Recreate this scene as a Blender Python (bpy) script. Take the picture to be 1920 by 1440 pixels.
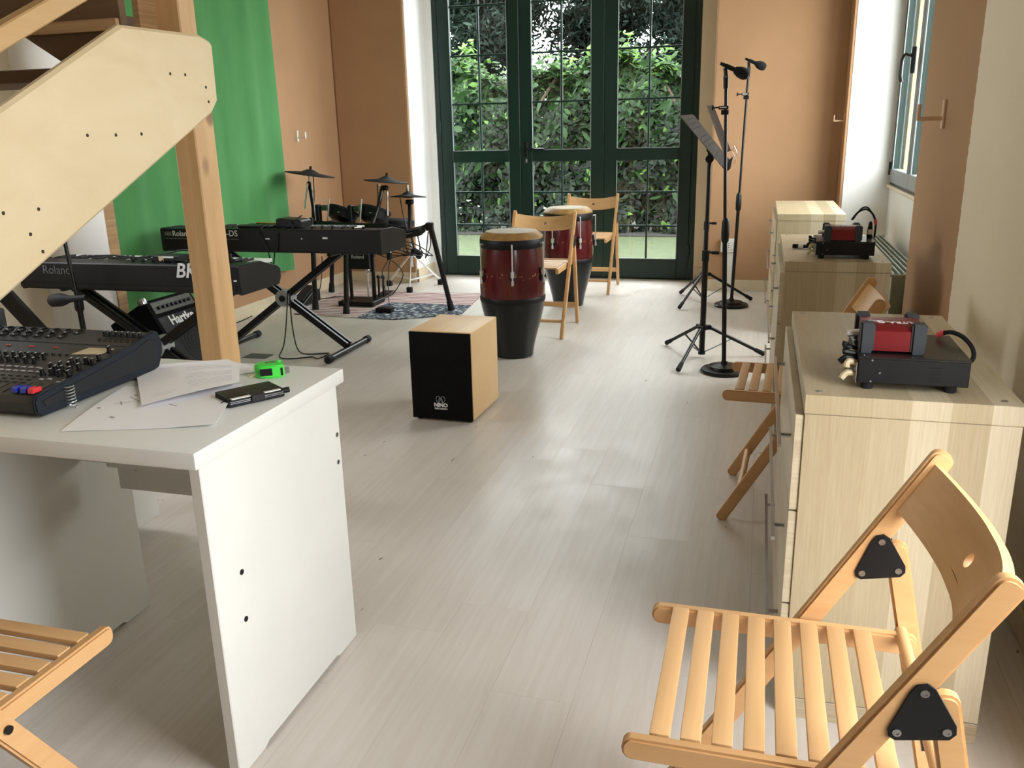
import bpy, bmesh, math, random
import numpy as np
from mathutils import Vector, Matrix, Euler
PI = math.pi
R = math.radians
random.seed(7)
for o in list(bpy.data.objects):
    bpy.data.objects.remove(o)
SC = bpy.context.scene
COL = SC.collection

# ---------------------------------------------------------------- camera
CAM_H = 1.28
YAW, PITCH, ROLL, FPX = 0.281769906, 0.285280417, -0.0230561672, 1604.34
_cy, _sy = math.cos(YAW), math.sin(YAW)
_f = Vector((-_sy*math.cos(PITCH), _cy*math.cos(PITCH), -math.sin(PITCH)))
_r = Vector((_cy, _sy, 0)); _u = _r.cross(_f)
_r2 = _r*math.cos(ROLL) + _u*math.sin(ROLL); _u2 = -_r*math.sin(ROLL) + _u*math.cos(ROLL)
cd = bpy.data.cameras.new('camera'); cam = bpy.data.objects.new('camera', cd); COL.objects.link(cam)
cd.sensor_fit = 'HORIZONTAL'; cd.sensor_width = 36.0; cd.lens = FPX/1920*36.0
cd.clip_start = 0.02; cd.clip_end = 200
_m = Matrix((_r2, _u2, -_f)).transposed().to_4x4(); _m.translation = Vector((0, 0, CAM_H))
cam.matrix_world = _m
SC.camera = cam

# ---------------------------------------------------------------- world, lights, exposure
SC.view_settings.view_transform = 'Standard'
SC.view_settings.look = 'None'
SC.view_settings.gamma = 1.0
SC.view_settings.use_curve_mapping = False
SC.view_settings.exposure = 0.12
W = bpy.data.worlds.new('sky'); SC.world = W; W.use_nodes = True
bg = W.node_tree.nodes['Background']
bg.inputs[0].default_value = (0.94, 0.975, 1.0, 1); bg.inputs[1].default_value = 14.0

def portal(name, loc, rot, sx, sy):
    l = bpy.data.lights.new(name, 'AREA'); l.shape = 'RECTANGLE'; l.size = sx; l.size_y = sy
    l.cycles.is_portal = True
    o = bpy.data.objects.new(name, l); COL.objects.link(o); o.location = loc; o.rotation_euler = rot
    return o
portal('door_portal', (-1.7, 7.78, 1.42), (R(-90), 0, 0), 2.4, 2.8)
portal('niche_portal', (1.0, 5.77, 1.77), (0, R(90), 0), 1.82, 2.24)
portal('left_portal', (-3.78, 2.65, 1.65), (0, R(-90), 0), 1.1, .9)
portal('side_portal', (0.97, .915, 1.275), (0, R(90), 0), 2.05, .93)

# ---------------------------------------------------------------- helpers
class MB:
    def __init__(s): s.bm = bmesh.new()
    def _fin(s, vs, bev, seg=1):
        if bev > 0:
            es = set()
            for v in vs:
                for e in v.link_edges: es.add(e)
            bmesh.ops.bevel(s.bm, geom=list(es), offset=bev, segments=seg, affect='EDGES', profile=0.6)
    def box(s, lo, hi, bev=0, seg=1, mi=0):
        lo = Vector(lo); hi = Vector(hi)
        return s.obox((lo+hi)/2, hi-lo, Matrix.Identity(3), bev, seg, mi)
    def obox(s, c, size, rot=None, bev=0, seg=1, mi=0):
        if rot is None: rot = Matrix.Identity(3)
        if isinstance(rot, Euler): rot = rot.to_matrix()
        c = Vector(c); h = Vector(size)/2
        vs = []
        for x in (-1, 1):
            for y in (-1, 1):
                for z in (-1, 1):
                    vs.append(s.bm.verts.new(c + rot @ Vector((x*h.x, y*h.y, z*h.z))))
        F = [(0, 1, 3, 2), (4, 6, 7, 5), (0, 4, 5, 1), (2, 3, 7, 6), (0, 2, 6, 4), (1, 5, 7, 3)]
        for f in F:
            fc = s.bm.faces.new([vs[i] for i in f]); fc.material_index = mi
        s._fin(vs, bev, seg); return s
    def beam(s, p0, p1, w, h, side=(0, 1, 0), bev=0, seg=1):
        p0 = Vector(p0); p1 = Vector(p1); d = (p1-p0); L = d.length; d.normalize()
        sd = Vector(side); sd = (sd - d*sd.dot(d)).normalized(); u = d.cross(sd)
        return s.obox((p0+p1)/2, (L, w, h), Matrix((d, sd, u)).transposed(), bev, seg)
    def cyl(s, p0, p1, r0, r1=None, seg=14, cap=True):
        if r1 is None: r1 = r0
        p0 = Vector(p0); p1 = Vector(p1); d = (p1-p0).normalized()
        a = Vector((0, 0, 1)) if abs(d.z) < .9 else Vector((1, 0, 0))
        x = d.cross(a).normalized(); y = d.cross(x)
        A = []; B = []
        for i in range(seg):
            t = 2*PI*i/seg; v = x*math.cos(t)+y*math.sin(t)
            A.append(s.bm.verts.new(p0+v*r0)); B.append(s.bm.verts.new(p1+v*r1))
        for i in range(seg):
            j = (i+1) % seg; s.bm.faces.new((A[i], A[j], B[j], B[i]))
        if cap:
            s.bm.faces.new(A[::-1]); s.bm.faces.new(B)
        return s
    def tube(s, pts, r, seg=8, smooth=0, closed=False):
        P = [Vector(p) for p in pts]
        if smooth: P = catmull(P, smooth, closed)
        n = len(P); rings = []; up = None
        for i in range(n):
            if closed: t = (P[(i+1) % n]-P[i-1])
            else: t = (P[min(i+1, n-1)]-P[max(i-1, 0)])
            t.normalize()
            if up is None:
                up = t.orthogonal().normalized()
            up = (up - t*up.dot(t)).normalized(); b = t.cross(up)
            rings.append([s.bm.verts.new(P[i]+(up*math.cos(2*PI*k/seg)+b*math.sin(2*PI*k/seg))*r) for k in range(seg)])
        for i in range(n if closed else n-1):
            A = rings[i]; B = rings[(i+1) % n]
            for k in range(seg):
                j = (k+1) % seg; s.bm.faces.new((A[k], A[j], B[j], B[k]))
        if not closed:
            s.bm.faces.new(rings[0][::-1]); s.bm.faces.new(rings[-1])
        return s
    def lathe(s, prof, c=(0, 0, 0), rot=None, seg=32, sx=1, sy=1):
        c = Vector(c); rot = rot or Matrix.Identity(3)
        if isinstance(rot, Euler): rot = rot.to_matrix()
        rings = []
        for (r, z) in prof:
            if r < 1e-6: rings.append([s.bm.verts.new(c+rot@Vector((0, 0, z)))])
            else: rings.append([s.bm.verts.new(c+rot@Vector((r*sx*math.cos(2*PI*k/seg), r*sy*math.sin(2*PI*k/seg), z))) for k in range(seg)])
        for i in range(len(rings)-1):
            A, B = rings[i], rings[i+1]
            for k in range(seg):
                j = (k+1) % seg
                if len(A) == 1 and len(B) == 1: break
                if len(A) == 1: s.bm.faces.new((A[0], B[j], B[k]))
                elif len(B) == 1: s.bm.faces.new((A[k], A[j], B[0]))
                else: s.bm.faces.new((A[k], A[j], B[j], B[k]))
        if len(rings[0]) > 1: s.bm.faces.new(rings[0][::-1])
        if len(rings[-1]) > 1: s.bm.faces.new(rings[-1])
        return s
    def prism(s, poly, o, u, v, depth, bev=0, seg=1):
        o = Vector(o); u = Vector(u).normalized(); v = Vector(v).normalized(); n = u.cross(v)
        A = [s.bm.verts.new(o+u*a+v*b) for a, b in poly]
        B = [s.bm.verts.new(o+u*a+v*b+n*depth) for a, b in poly]
        k = len(poly)
        s.bm.faces.new(A[::-1]); s.bm.faces.new(B)
        for i in range(k):
            j = (i+1) % k; s.bm.faces.new((A[i], A[j], B[j], B[i]))
        if bev > 0:
            es = [e for f in (set(A[0].link_faces) & set(A[1].link_faces) & set(A[2].link_faces)) for e in f.edges]
            es += [e for f in (set(B[0].link_faces) & set(B[1].link_faces) & set(B[2].link_faces)) for e in f.edges]
            bmesh.ops.bevel(s.bm, geom=list(set(es)), offset=bev, segments=seg, affect='EDGES')
        return s
    def ball(s, c, r, seg=14, rings=8, scale=(1, 1, 1), rot=None):
        prof = [(r*math.sin(PI*i/rings), -r*math.cos(PI*i/rings)) for i in range(rings+1)]
        prof[0] = (0, -r); prof[-1] = (0, r)
        rt = rot.to_matrix() if isinstance(rot, Euler) else (rot or Matrix.Identity(3))
        return s.lathe(prof, c, rt @ Matrix.Diagonal(scale), seg)
    def build(s, name, mat, parent=None, smooth=True, ang=35):
        me = bpy.data.meshes.new(name)
        bmesh.ops.recalc_face_normals(s.bm, faces=s.bm.faces)
        s.bm.to_mesh(me); s.bm.free()
        for m in (mat if isinstance(mat, (list, tuple)) else [mat]): me.materials.append(m)
        if smooth:
            me.shade_smooth()
            try: me.set_sharp_from_angle(angle=R(ang))
            except Exception: pass
        o = bpy.data.objects.new(name, me); COL.objects.link(o)
        if parent is not None: o.parent = parent
        return o

def catmull(P, k, closed=False):
    out = []; n = len(P)
    rng = range(n) if closed else range(n-1)
    for i in rng:
        if closed: a, b, c, d = P[i-1], P[i], P[(i+1) % n], P[(i+2) % n]
        else: a, b, c, d = P[max(i-1, 0)], P[i], P[i+1], P[min(i+2, n-1)]
        for q in range(k):
            t = q/k
            out.append(0.5*((2*b)+(c-a)*t+(2*a-5*b+4*c-d)*t*t+(-a+3*b-3*c+d)*t**3))
    if not closed: out.append(P[-1])
    return out

def stadium(p0, p1, w, n=5, r0=True, r1=True):
    """2-D bar outline with rounded ends"""
    p0 = Vector(p0); p1 = Vector(p1); d = (p1-p0).normalized(); q = Vector((-d.y, d.x)); h = w/2; out = []
    if r1:
        for i in range(n+1):
            t = -PI/2+PI*i/n; c = p1-d*h*.75; out.append(c+d*h*.75*math.cos(t)+q*h*math.sin(t))
    else: out += [p1-q*h, p1+q*h]
    if r0:
        for i in range(n+1):
            t = PI/2+PI*i/n; c = p0+d*h*.75; out.append(c+d*h*.75*math.cos(t)+q*h*math.sin(t))
    else: out += [p0+q*h, p0-q*h]
    return [(a.x, a.y) for a in out]

def tag(o, label, cat, group=None, kind=None):
    if label: o['label'] = label
    if cat: o['category'] = cat
    if group: o['group'] = group
    if kind: o['kind'] = kind
    return o
def thing(name, label, cat, group=None):
    o = bpy.data.objects.new(name, None); COL.objects.link(o); o.empty_display_size = .05
    return tag(o, label, cat, group)
def place(root, loc):
    """unique things are modelled at their spot; move the origin to the base"""
    loc = Vector(loc); T = Matrix.Translation(-loc); done = set()
    def rec(o):
        for c in o.children:
            if c.location.length > 1e-9:
                c.location = c.location - loc      # instanced piece: moves as it is
                continue
            if c.data is not None and c.type == 'MESH' and c.data.name not in done:
                c.data.transform(T); done.add(c.data.name)
            rec(c)
    if root.type == 'MESH': root.data.transform(T)
    rec(root); root.location = loc
    return root
def copy_tree(o, parent=None):
    kids = list(o.children)
    c = o.copy(); COL.objects.link(c); c.parent = parent
    for k in kids: copy_tree(k, c)
    return c
def struct(o): o['kind'] = 'structure'; return o

# ---------------------------------------------------------------- materials
def srgb(r, g, b):
    f = lambda c: ((c/255+.055)/1.055)**2.4 if c/255 > .04045 else c/255/12.92
    return (f(r), f(g), f(b), 1)
def nodes(name):
    m = bpy.data.materials.new(name); m.use_nodes = True
    nt = m.node_tree; return m, nt, nt.nodes['Principled BSDF']
def N(nt, t, **kw):
    n = nt.nodes.new(t)
    for k, v in kw.items(): setattr(n, k, v)
    return n
def coords(nt, scale=(1, 1, 1), gen='Object', rnd=0):
    tc = N(nt, 'ShaderNodeTexCoord'); mp = N(nt, 'ShaderNodeMapping'); mp.inputs['Scale'].default_value = scale
    nt.links.new(tc.outputs[gen], mp.inputs[0])
    if rnd:
        oi = N(nt, 'ShaderNodeObjectInfo'); mu = N(nt, 'ShaderNodeMath', operation='MULTIPLY'); mu.inputs[1].default_value = rnd
        cb = N(nt, 'ShaderNodeCombineXYZ')
        nt.links.new(oi.outputs['Random'], mu.inputs[0])
        for i in range(3): nt.links.new(mu.outputs[0], cb.inputs[i])
        nt.links.new(cb.outputs[0], mp.inputs['Location'])
    return mp.outputs[0]
def ramp(nt, fac, stops):
    r = N(nt, 'ShaderNodeValToRGB'); el = r.color_ramp.elements
    el[0].position, el[0].color = stops[0]; el[1].position, el[1].color = stops[-1]
    for p, c in stops[1:-1]:
        e = el.new(p); e.color = c
    nt.links.new(fac, r.inputs[0]); return r.outputs[0]
def noise(nt, vec, scale, detail=4, rough=.55, dist=0):
    n = N(nt, 'ShaderNodeTexNoise'); n.inputs['Scale'].default_value = scale; n.inputs['Detail'].default_value = detail
    n.inputs['Roughness'].default_value = rough; n.inputs['Distortion'].default_value = dist
    nt.links.new(vec, n.inputs['Vector']); return n.outputs[0]
def mixc(nt, fac, a, b, mode='MIX'):
    m = N(nt, 'ShaderNodeMix', data_type='RGBA', blend_type=mode)
    for s_, v in ((0, fac), (6, a), (7, b)):
        if isinstance(v, (int, float)): m.inputs[s_].default_value = v
        elif isinstance(v, tuple): m.inputs[s_].default_value = v
        else: nt.links.new(v, m.inputs[s_])
    return m.outputs[2]
def bump(nt, bs, h, strength=.2, dist=.01):
    b = N(nt, 'ShaderNodeBump'); b.inputs['Strength'].default_value = strength; b.inputs['Distance'].default_value = dist
    nt.links.new(h, b.inputs['Height']); nt.links.new(b.outputs[0], bs.inputs['Normal'])
def plain(name, col, rough=.5, metal=0, var=.06, sc=8, bmp=0, bsc=200, spec=.5, coat=0):
    m, nt, bs = nodes(name)
    v = coords(nt); n = noise(nt, v, sc)
    lo = tuple(c*(1-var) for c in col[:3])+(1,); hi = tuple(min(1, c*(1+var)) for c in col[:3])+(1,)
    nt.links.new(ramp(nt, n, [(.35, lo), (.65, hi)]), bs.inputs['Base Color'])
    bs.inputs['Roughness'].default_value = rough; bs.inputs['Metallic'].default_value = metal
    bs.inputs['Specular IOR Level'].default_value = spec; bs.inputs['Coat Weight'].default_value = coat
    if bmp: bump(nt, bs, noise(nt, v, bsc, 3), bmp, .002)
    return m
def wood(name, c1, c2, grain=(30, 30, 2), rough=.5, sc=1.0, knots=False, rnd=3, bmp=.05, var2=None):
    m, nt, bs = nodes(name)
    v = coords(nt, grain, rnd=rnd)
    n1 = noise(nt, v, sc, 5, .6, .6)
    col = ramp(nt, n1, [(.3, c1), (.7, c2)])
    v2 = coords(nt, tuple(g*.12 for g in grain), rnd=rnd)
    n2 = noise(nt, v2, sc*2, 2)
    col = mixc(nt, .35, col, ramp(nt, n2, [(.3, tuple(c*.8 for c in c1[:3])+(1,)), (.7, c2)]))
    if knots:
        vk = coords(nt, tuple(4.0 if g > 5 else 2.2 for g in grain), rnd=rnd)
        vo = N(nt, 'ShaderNodeTexVoronoi'); nt.links.new(vk, vo.inputs['Vector']); vo.inputs['Scale'].default_value = 1.0
        kf = ramp(nt, vo.outputs['Distance'], [(.0, (1, 1, 1, 1)), (.10, (.7, .7, .7, 1)), (.14, (0, 0, 0, 1))])
        col = mixc(nt, kf, col, srgb(120, 80, 45))
    nt.links.new(col, bs.inputs['Base Color']); bs.inputs['Roughness'].default_value = rough
    bump(nt, bs, n1, bmp, .002)
    return m

M = {}
M['white_desk'] = plain('painted_white_board', srgb(216, 215, 209), .45, var=.03, sc=3, bmp=.05, bsc=90)
M['white_paint'] = plain('white_wall_paint', srgb(240, 239, 236), .85, var=.02, sc=2, bmp=.08, bsc=120)
M['cream_paint'] = plain('cream_wall_paint', srgb(222, 208, 182), .85, var=.02, sc=2, bmp=.08, bsc=120)
M['tan_paint'] = plain('tan_wall_paint', srgb(176, 136, 100), .85, var=.04, sc=2.5, bmp=.1, bsc=90)
M['ceiling'] = plain('ceiling_paint', srgb(236, 232, 222), .9, var=.02)
M['tile'] = plain('skirting_tile', srgb(216, 200, 170), .35, var=.05, sc=6)
M['door_green'] = plain('green_gloss_metal', srgb(9, 42, 34), .4, var=.08, sc=3)
M['win_green'] = plain('green_window_paint', srgb(7, 36, 28), .45, var=.08, sc=3)
M['alu'] = plain('grey_aluminium', srgb(140, 147, 150), .5, .1, sc=5)
M['black_plastic'] = plain('black_plastic', srgb(17, 17, 18), .45, spec=.3, var=.15, sc=20)
M['black_metal'] = plain('black_painted_metal', srgb(15, 15, 16), .32, .1, spec=.4, var=.15, sc=20)
M['black_satin'] = plain('black_satin_panel', srgb(14, 14, 15), .5, spec=.3, var=.1, sc=12)
M['black_matte'] = plain('black_matte_felt', srgb(12, 12, 13), .85, spec=.15, var=.2, sc=60)
M['rubber'] = plain('dark_rubber', srgb(30, 31, 34), .7, spec=.3, var=.1, sc=20)
M['chrome'] = plain('chrome', srgb(235, 235, 236), .3, .85, var=.03)
M['steel'] = plain('steel', srgb(170, 170, 172), .3, 1, var=.05)
M['grey_plastic'] = plain('mixer_grey_shell', srgb(52, 52, 52), .55, spec=.3, var=.08, sc=10, bmp=.1, bsc=300)
M['grey_side'] = plain('mixer_side_cheek', srgb(32, 36, 43), .7, spec=.2, var=.05)
M['grey_btn'] = plain('pale_grey_button', srgb(150, 150, 158), .5)
M['ink'] = plain('pale_print', srgb(205, 205, 205), .6)
M['ink_white'] = plain('white_print', srgb(240, 240, 240), .5)
M['ink_grey'] = plain('grey_print', srgb(92, 92, 94), .5)
M['ink_dim'] = plain('faint_grey_print', srgb(95, 95, 90), .6)
M['ink_black'] = plain('black_print', srgb(60, 60, 62), .7)
M['red_metal'] = plain('dark_red_anodised', srgb(118, 20, 26), .36, .3, var=.08, sc=5)
M['blue_cap'] = plain('blue_fader_cap', srgb(30, 50, 170), .4)
M['red_cap'] = plain('red_fader_cap', srgb(215, 50, 55), .4)
M['lime'] = plain('lime_green_plastic', srgb(80, 225, 80), .35, var=.03)
M['paper'] = plain('white_paper', srgb(242, 240, 242), .8, var=.01)
M['beige_plug'] = plain('beige_plug_plastic', srgb(190, 175, 140), .5)
M['pink'] = plain('pink_cable_ring', srgb(225, 80, 90), .5)
M['gold'] = plain('brass', srgb(210, 180, 90), .25, 1)
M['foam'] = plain('black_foam', srgb(20, 20, 22), .95, var=.3, sc=120, bmp=.5, bsc=260)
M['white_key'] = plain('ivory_white_keys', srgb(232, 232, 226), .3)
M['green_clamp'] = plain('dark_green_clamp', srgb(40, 70, 45), .5)
M['white_plastic'] = plain('white_plastic', srgb(232, 230, 222), .4)
M['radiator'] = plain('grey_green_enamel', srgb(150, 156, 140), .45)
M['dark_gap'] = plain('dark_recess', srgb(18, 17, 16), .9)
M['dark_wood'] = wood('dark_brown_wood', srgb(92, 66, 44), srgb(116, 86, 58), (3, 30, 30), .7)  # dark brown wood tone for the treads and the upper flight
M['ply_edge'] = wood('plywood_edge', srgb(150, 112, 76), srgb(205, 168, 122), (2, 2, 160), .7, rnd=0)
M['birch'] = wood('birch_plywood', srgb(234, 209, 165), srgb(246, 226, 188), (1.5, 3.0, 7), .55, rnd=0, bmp=.02)
M['pine'] = wood('pine_beam', srgb(196, 152, 100), srgb(224, 184, 132), (22, 22, 1.6), .55, knots=True)
M['pine_rail'] = wood('pine_handrail', srgb(206, 162, 104), srgb(226, 188, 132), (22, 1.6, 22), .5, knots=True)
M['beech_x'] = wood('beech_long', srgb(198, 150, 98), srgb(210, 166, 116), (3, 60, 40), .42, bmp=.02)
M['beech_y'] = wood('beech_cross', srgb(204, 158, 106), srgb(216, 174, 124), (60, 3, 60), .42, bmp=.02)
M['maple'] = wood('maple_ply', srgb(226, 186, 132), srgb(236, 200, 148), (40, 2, 3), .42, rnd=0, bmp=.01)
M['dark_end'] = plain('brown_end_wall', srgb(110, 84, 62), .85)  # unseen wall, made dark so less light bounces onto sides facing it
M['soil'] = plain('dark_soil', srgb(20, 17, 13), .95, var=.3, sc=6)

def oak(name, rough=.42):
    """pale oak veneer laid in bands about 9 cm wide across X"""
    m, nt, bs = nodes(name)
    tc = N(nt, 'ShaderNodeTexCoord'); sp = N(nt, 'ShaderNodeSeparateXYZ'); nt.links.new(tc.outputs['Object'], sp.inputs[0])
    mu = N(nt, 'ShaderNodeMath', operation='MULTIPLY'); mu.inputs[1].default_value = 14.0; nt.links.new(sp.outputs[0], mu.inputs[0])
    fl = N(nt, 'ShaderNodeMath', operation='FLOOR'); nt.links.new(mu.outputs[0], fl.inputs[0])
    wn = N(nt, 'ShaderNodeTexWhiteNoise', noise_dimensions='1D'); nt.links.new(fl.outputs[0], wn.inputs['W'])
    band = ramp(nt, wn.outputs['Value'], [(0, srgb(178, 161, 130)), (.5, srgb(204, 190, 162)), (1, srgb(218, 207, 182))])
    g = noise(nt, coords(nt, (230, 7, 7)), 1, 5, .65, .4)
    col = mixc(nt, 1.0, band, ramp(nt, g, [(.3, (.84, .82, .78, 1)), (.68, (1, 1, 1, 1))]), 'MULTIPLY')
    nt.links.new(col, bs.inputs['Base Color']); bs.inputs['Roughness'].default_value = rough
    bump(nt, bs, g, .06, .001); return m
M['oak'] = oak('pale_oak_veneer')
M['oak_edge'] = wood('pale_oak_edge', srgb(172, 155, 126), srgb(208, 194, 168), (5, 5, 150), .45, rnd=0)
M['oak_front'] = wood('pale_oak_front', srgb(172, 155, 126), srgb(206, 192, 164), (5, 5, 110), .45, rnd=0)

def floor_mat():
    m, nt, bs = nodes('whitewashed_laminate')
    g = noise(nt, coords(nt, (46, 2.2, 1), rnd=9), 1, 6, .62, .7)
    col = ramp(nt, g, [(.28, srgb(200, 190, 180)), (.5, srgb(206, 197, 188)), (.72, srgb(211, 203, 196))])
    # strips inside one board
    tc = N(nt, 'ShaderNodeTexCoord'); sp = N(nt, 'ShaderNodeSeparateXYZ'); nt.links.new(tc.outputs['Object'], sp.inputs[0])
    mu = N(nt, 'ShaderNodeMath', operation='MULTIPLY'); mu.inputs[1].default_value = 15.4; nt.links.new(sp.outputs[0], mu.inputs[0])
    fl = N(nt, 'ShaderNodeMath', operation='FLOOR'); nt.links.new(mu.outputs[0], fl.inputs[0])
    oi = N(nt, 'ShaderNodeObjectInfo'); ad = N(nt, 'ShaderNodeMath', operation='ADD'); nt.links.new(fl.outputs[0], ad.inputs[0]); nt.links.new(oi.outputs['Random'], ad.inputs[1])
    wn = N(nt, 'ShaderNodeTexWhiteNoise', noise_dimensions='1D'); nt.links.new(ad.outputs[0], wn.inputs['W'])
    col = mixc(nt, 1.0, col, ramp(nt, wn.outputs['Value'], [(0, (.965, .962, .96, 1)), (1, (1.0, 1.0, 1.0, 1))]), 'MULTIPLY')
    sp1 = noise(nt, coords(nt, (30, 11, 1), rnd=17), 1.0, 2, .5)
    col = mixc(nt, ramp(nt, sp1, [(.765, (0, 0, 0, 1)), (.78, (.85, .85, .85, 1))]), col, srgb(95, 78, 64))
    nt.links.new(col, bs.inputs['Base Color'])
    nt.links.new(ramp(nt, noise(nt, coords(nt, (3, 3, 1)), 1.5), [(.3, (.30, .30, .30, 1)), (.7, (.42, .42, .42, 1))]), bs.inputs['Roughness'])
    bump(nt, bs, g, .05, .001)
    return m
M['floor'] = floor_mat()

def right_wall_mat():
    m, nt, bs = nodes('cream_and_tan_wall_paint')
    tc = N(nt, 'ShaderNodeTexCoord'); sp = N(nt, 'ShaderNodeSeparateXYZ'); nt.links.new(tc.outputs['Object'], sp.inputs[0])
    n = noise(nt, coords(nt, (1, 14, 14)), 2.2, 4, .6)
    a = N(nt, 'ShaderNodeMath', operation='MULTIPLY'); a.inputs[1].default_value = .035; nt.links.new(n, a.inputs[0])
    b = N(nt, 'ShaderNodeMath', operation='ADD'); nt.links.new(a.outputs[0], b.inputs[0]); nt.links.new(sp.outputs[1], b.inputs[1])
    c = N(nt, 'ShaderNodeMath', operation='GREATER_THAN'); c.inputs[1].default_value = 3.525; nt.links.new(b.outputs[0], c.inputs[0])
    col = mixc(nt, c.outputs[0], srgb(240, 226, 200), srgb(176, 136, 98))
    v = noise(nt, coords(nt), 3, 4); col = mixc(nt, 1.0, col, ramp(nt, v, [(.3, (.96, .96, .96, 1)), (.7, (1, 1, 1, 1))]), 'MULTIPLY')
    nt.links.new(col, bs.inputs['Base Color']); bs.inputs['Roughness'].default_value = .85
    bump(nt, bs, noise(nt, coords(nt), 110, 3), .08, .002); return m
M['wall_right'] = right_wall_mat()

def glass():
    m, nt, bs = nodes('window_glass')
    gl = N(nt, 'ShaderNodeBsdfGlossy'); gl.inputs['Roughness'].default_value = .02
    tr = N(nt, 'ShaderNodeBsdfTransparent'); tr.inputs[0].default_value = (.95, .97, .96, 1)
    lw = N(nt, 'ShaderNodeLayerWeight'); lw.inputs[0].default_value = .5
    pw = N(nt, 'ShaderNodeMath', operation='POWER'); pw.inputs[1].default_value = 5; nt.links.new(lw.outputs['Facing'], pw.inputs[0])
    fr = N(nt, 'ShaderNodeMath', operation='MULTIPLY_ADD'); fr.inputs[1].default_value = .8; fr.inputs[2].default_value = .03; nt.links.new(pw.outputs[0], fr.inputs[0])
    mx = N(nt, 'ShaderNodeMixShader')
    nt.links.new(fr.outputs[0], mx.inputs[0]); nt.links.new(tr.outputs[0], mx.inputs[1]); nt.links.new(gl.outputs[0], mx.inputs[2])
    nt.links.new(mx.outputs[0], nt.nodes['Material Output'].inputs[0]); return m
M['glass'] = glass()

def curtain_mat():
    m, nt, bs = nodes('green_cloth')
    n = noise(nt, coords(nt, (1, 1, .3)), 6, 3)
    nt.links.new(ramp(nt, n, [(.3, srgb(66, 134, 70)), (.7, srgb(78, 146, 80))]), bs.inputs['Base Color'])
    bs.inputs['Roughness'].default_value = .8; bs.inputs['Sheen Weight'].default_value = .1
    bump(nt, bs, noise(nt, coords(nt), 400, 2), .1, .001); return m
M['green_cloth'] = curtain_mat()

def conga_red():
    m, nt, bs = nodes('wine_red_lacquer')
    tc = N(nt, 'ShaderNodeTexCoord'); sp = N(nt, 'ShaderNodeSeparateXYZ'); nt.links.new(tc.outputs['Object'], sp.inputs[0])
    at = N(nt, 'ShaderNodeMath', operation='ARCTAN2'); nt.links.new(sp.outputs[1], at.inputs[0]); nt.links.new(sp.outputs[0], at.inputs[1])
    mu = N(nt, 'ShaderNodeMath', operation='MULTIPLY'); mu.inputs[1].default_value = 3.2; nt.links.new(at.outputs[0], mu.inputs[0])
    fl = N(nt, 'ShaderNodeMath', operation='FLOOR'); nt.links.new(mu.outputs[0], fl.inputs[0])
    wn = N(nt, 'ShaderNodeTexWhiteNoise', noise_dimensions='1D'); nt.links.new(fl.outputs[0], wn.inputs['W'])
    col = ramp(nt, wn.outputs['Value'], [(0, srgb(66, 8, 14)), (1, srgb(98, 14, 24))])
    g = noise(nt, coords(nt, (40, 40, 3)), 1, 4); col = mixc(nt, .5, col, ramp(nt, g, [(.3, srgb(56, 7, 12)), (.7, srgb(100, 16, 26))]))
    # worn scuffs in a belt round the shell
    z = ramp(nt, sp.outputs[2], [(.475, (0, 0, 0, 1)), (.50, (1, 1, 1, 1)), (.52, (0, 0, 0, 1))])
    sc = ramp(nt, noise(nt, coords(nt), 60, 3), [(.60, (0, 0, 0, 1)), (.64, (1, 1, 1, 1))])
    col = mixc(nt, mixc(nt, 1.0, z, sc, 'MULTIPLY'), col, srgb(190, 140, 110))
    nt.links.new(col, bs.inputs['Base Color']); bs.inputs['Roughness'].default_value = .22; bs.inputs['Coat Weight'].default_value = .25
    return m
M['conga_red'] = conga_red()
M['conga_black'] = plain('black_lacquer', srgb(11, 12, 13), .25, var=.1, sc=10, spec=.35, coat=.15)
M['hide'] = plain('drum_hide', srgb(158, 142, 110), .6, var=.14, sc=9)
M['hide_edge'] = plain('drum_hide_edge', srgb(156, 118, 62), .5, var=.18, sc=22)

def rug_mat():
    m, nt, bs = nodes('flag_patterned_woven_rug')
    tc = N(nt, 'ShaderNodeTexCoord'); sp = N(nt, 'ShaderNodeSeparateXYZ'); nt.links.new(tc.outputs['Object'], sp.inputs[0])
    wob = noise(nt, coords(nt), 5, 3)
    a = N(nt, 'ShaderNodeMath', operation='MULTIPLY_ADD'); a.inputs[1].default_value = .05; nt.links.new(wob, a.inputs[0]); nt.links.new(sp.outputs[1], a.inputs[2])
    b = N(nt, 'ShaderNodeMath', operation='MULTIPLY'); b.inputs[1].default_value = 105.; nt.links.new(a.outputs[0], b.inputs[0])
    sn = N(nt, 'ShaderNodeMath', operation='SINE'); nt.links.new(b.outputs[0], sn.inputs[0])
    stripe = ramp(nt, sn.outputs[0], [(.0, srgb(206, 190, 184)), (.5, srgb(190, 165, 160)), (.62, srgb(122, 50, 56))])
    st = ramp(nt, noise(nt, coords(nt), 26, 2), [(.5, srgb(52, 60, 74)), (.62, srgb(176, 180, 184))])
    gx = N(nt, 'ShaderNodeMath', operation='GREATER_THAN'); gx.inputs[1].default_value = -2.80+2.72; nt.links.new(sp.outputs[0], gx.inputs[0])
    ly = N(nt, 'ShaderNodeMath', operation='LESS_THAN'); ly.inputs[1].default_value = 6.2-6.15; nt.links.new(sp.outputs[1], ly.inputs[0])
    mm = N(nt, 'ShaderNodeMath', operation='MULTIPLY'); nt.links.new(gx.outputs[0], mm.inputs[0]); nt.links.new(ly.outputs[0], mm.inputs[1])
    col = mixc(nt, mm.outputs[0], stripe, st)
    nt.links.new(col, bs.inputs['Base Color']); bs.inputs['Roughness'].default_value = .95
    bump(nt, bs, noise(nt, coords(nt), 200, 2), .5, .003); return m
M['rug'] = rug_mat()

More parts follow.
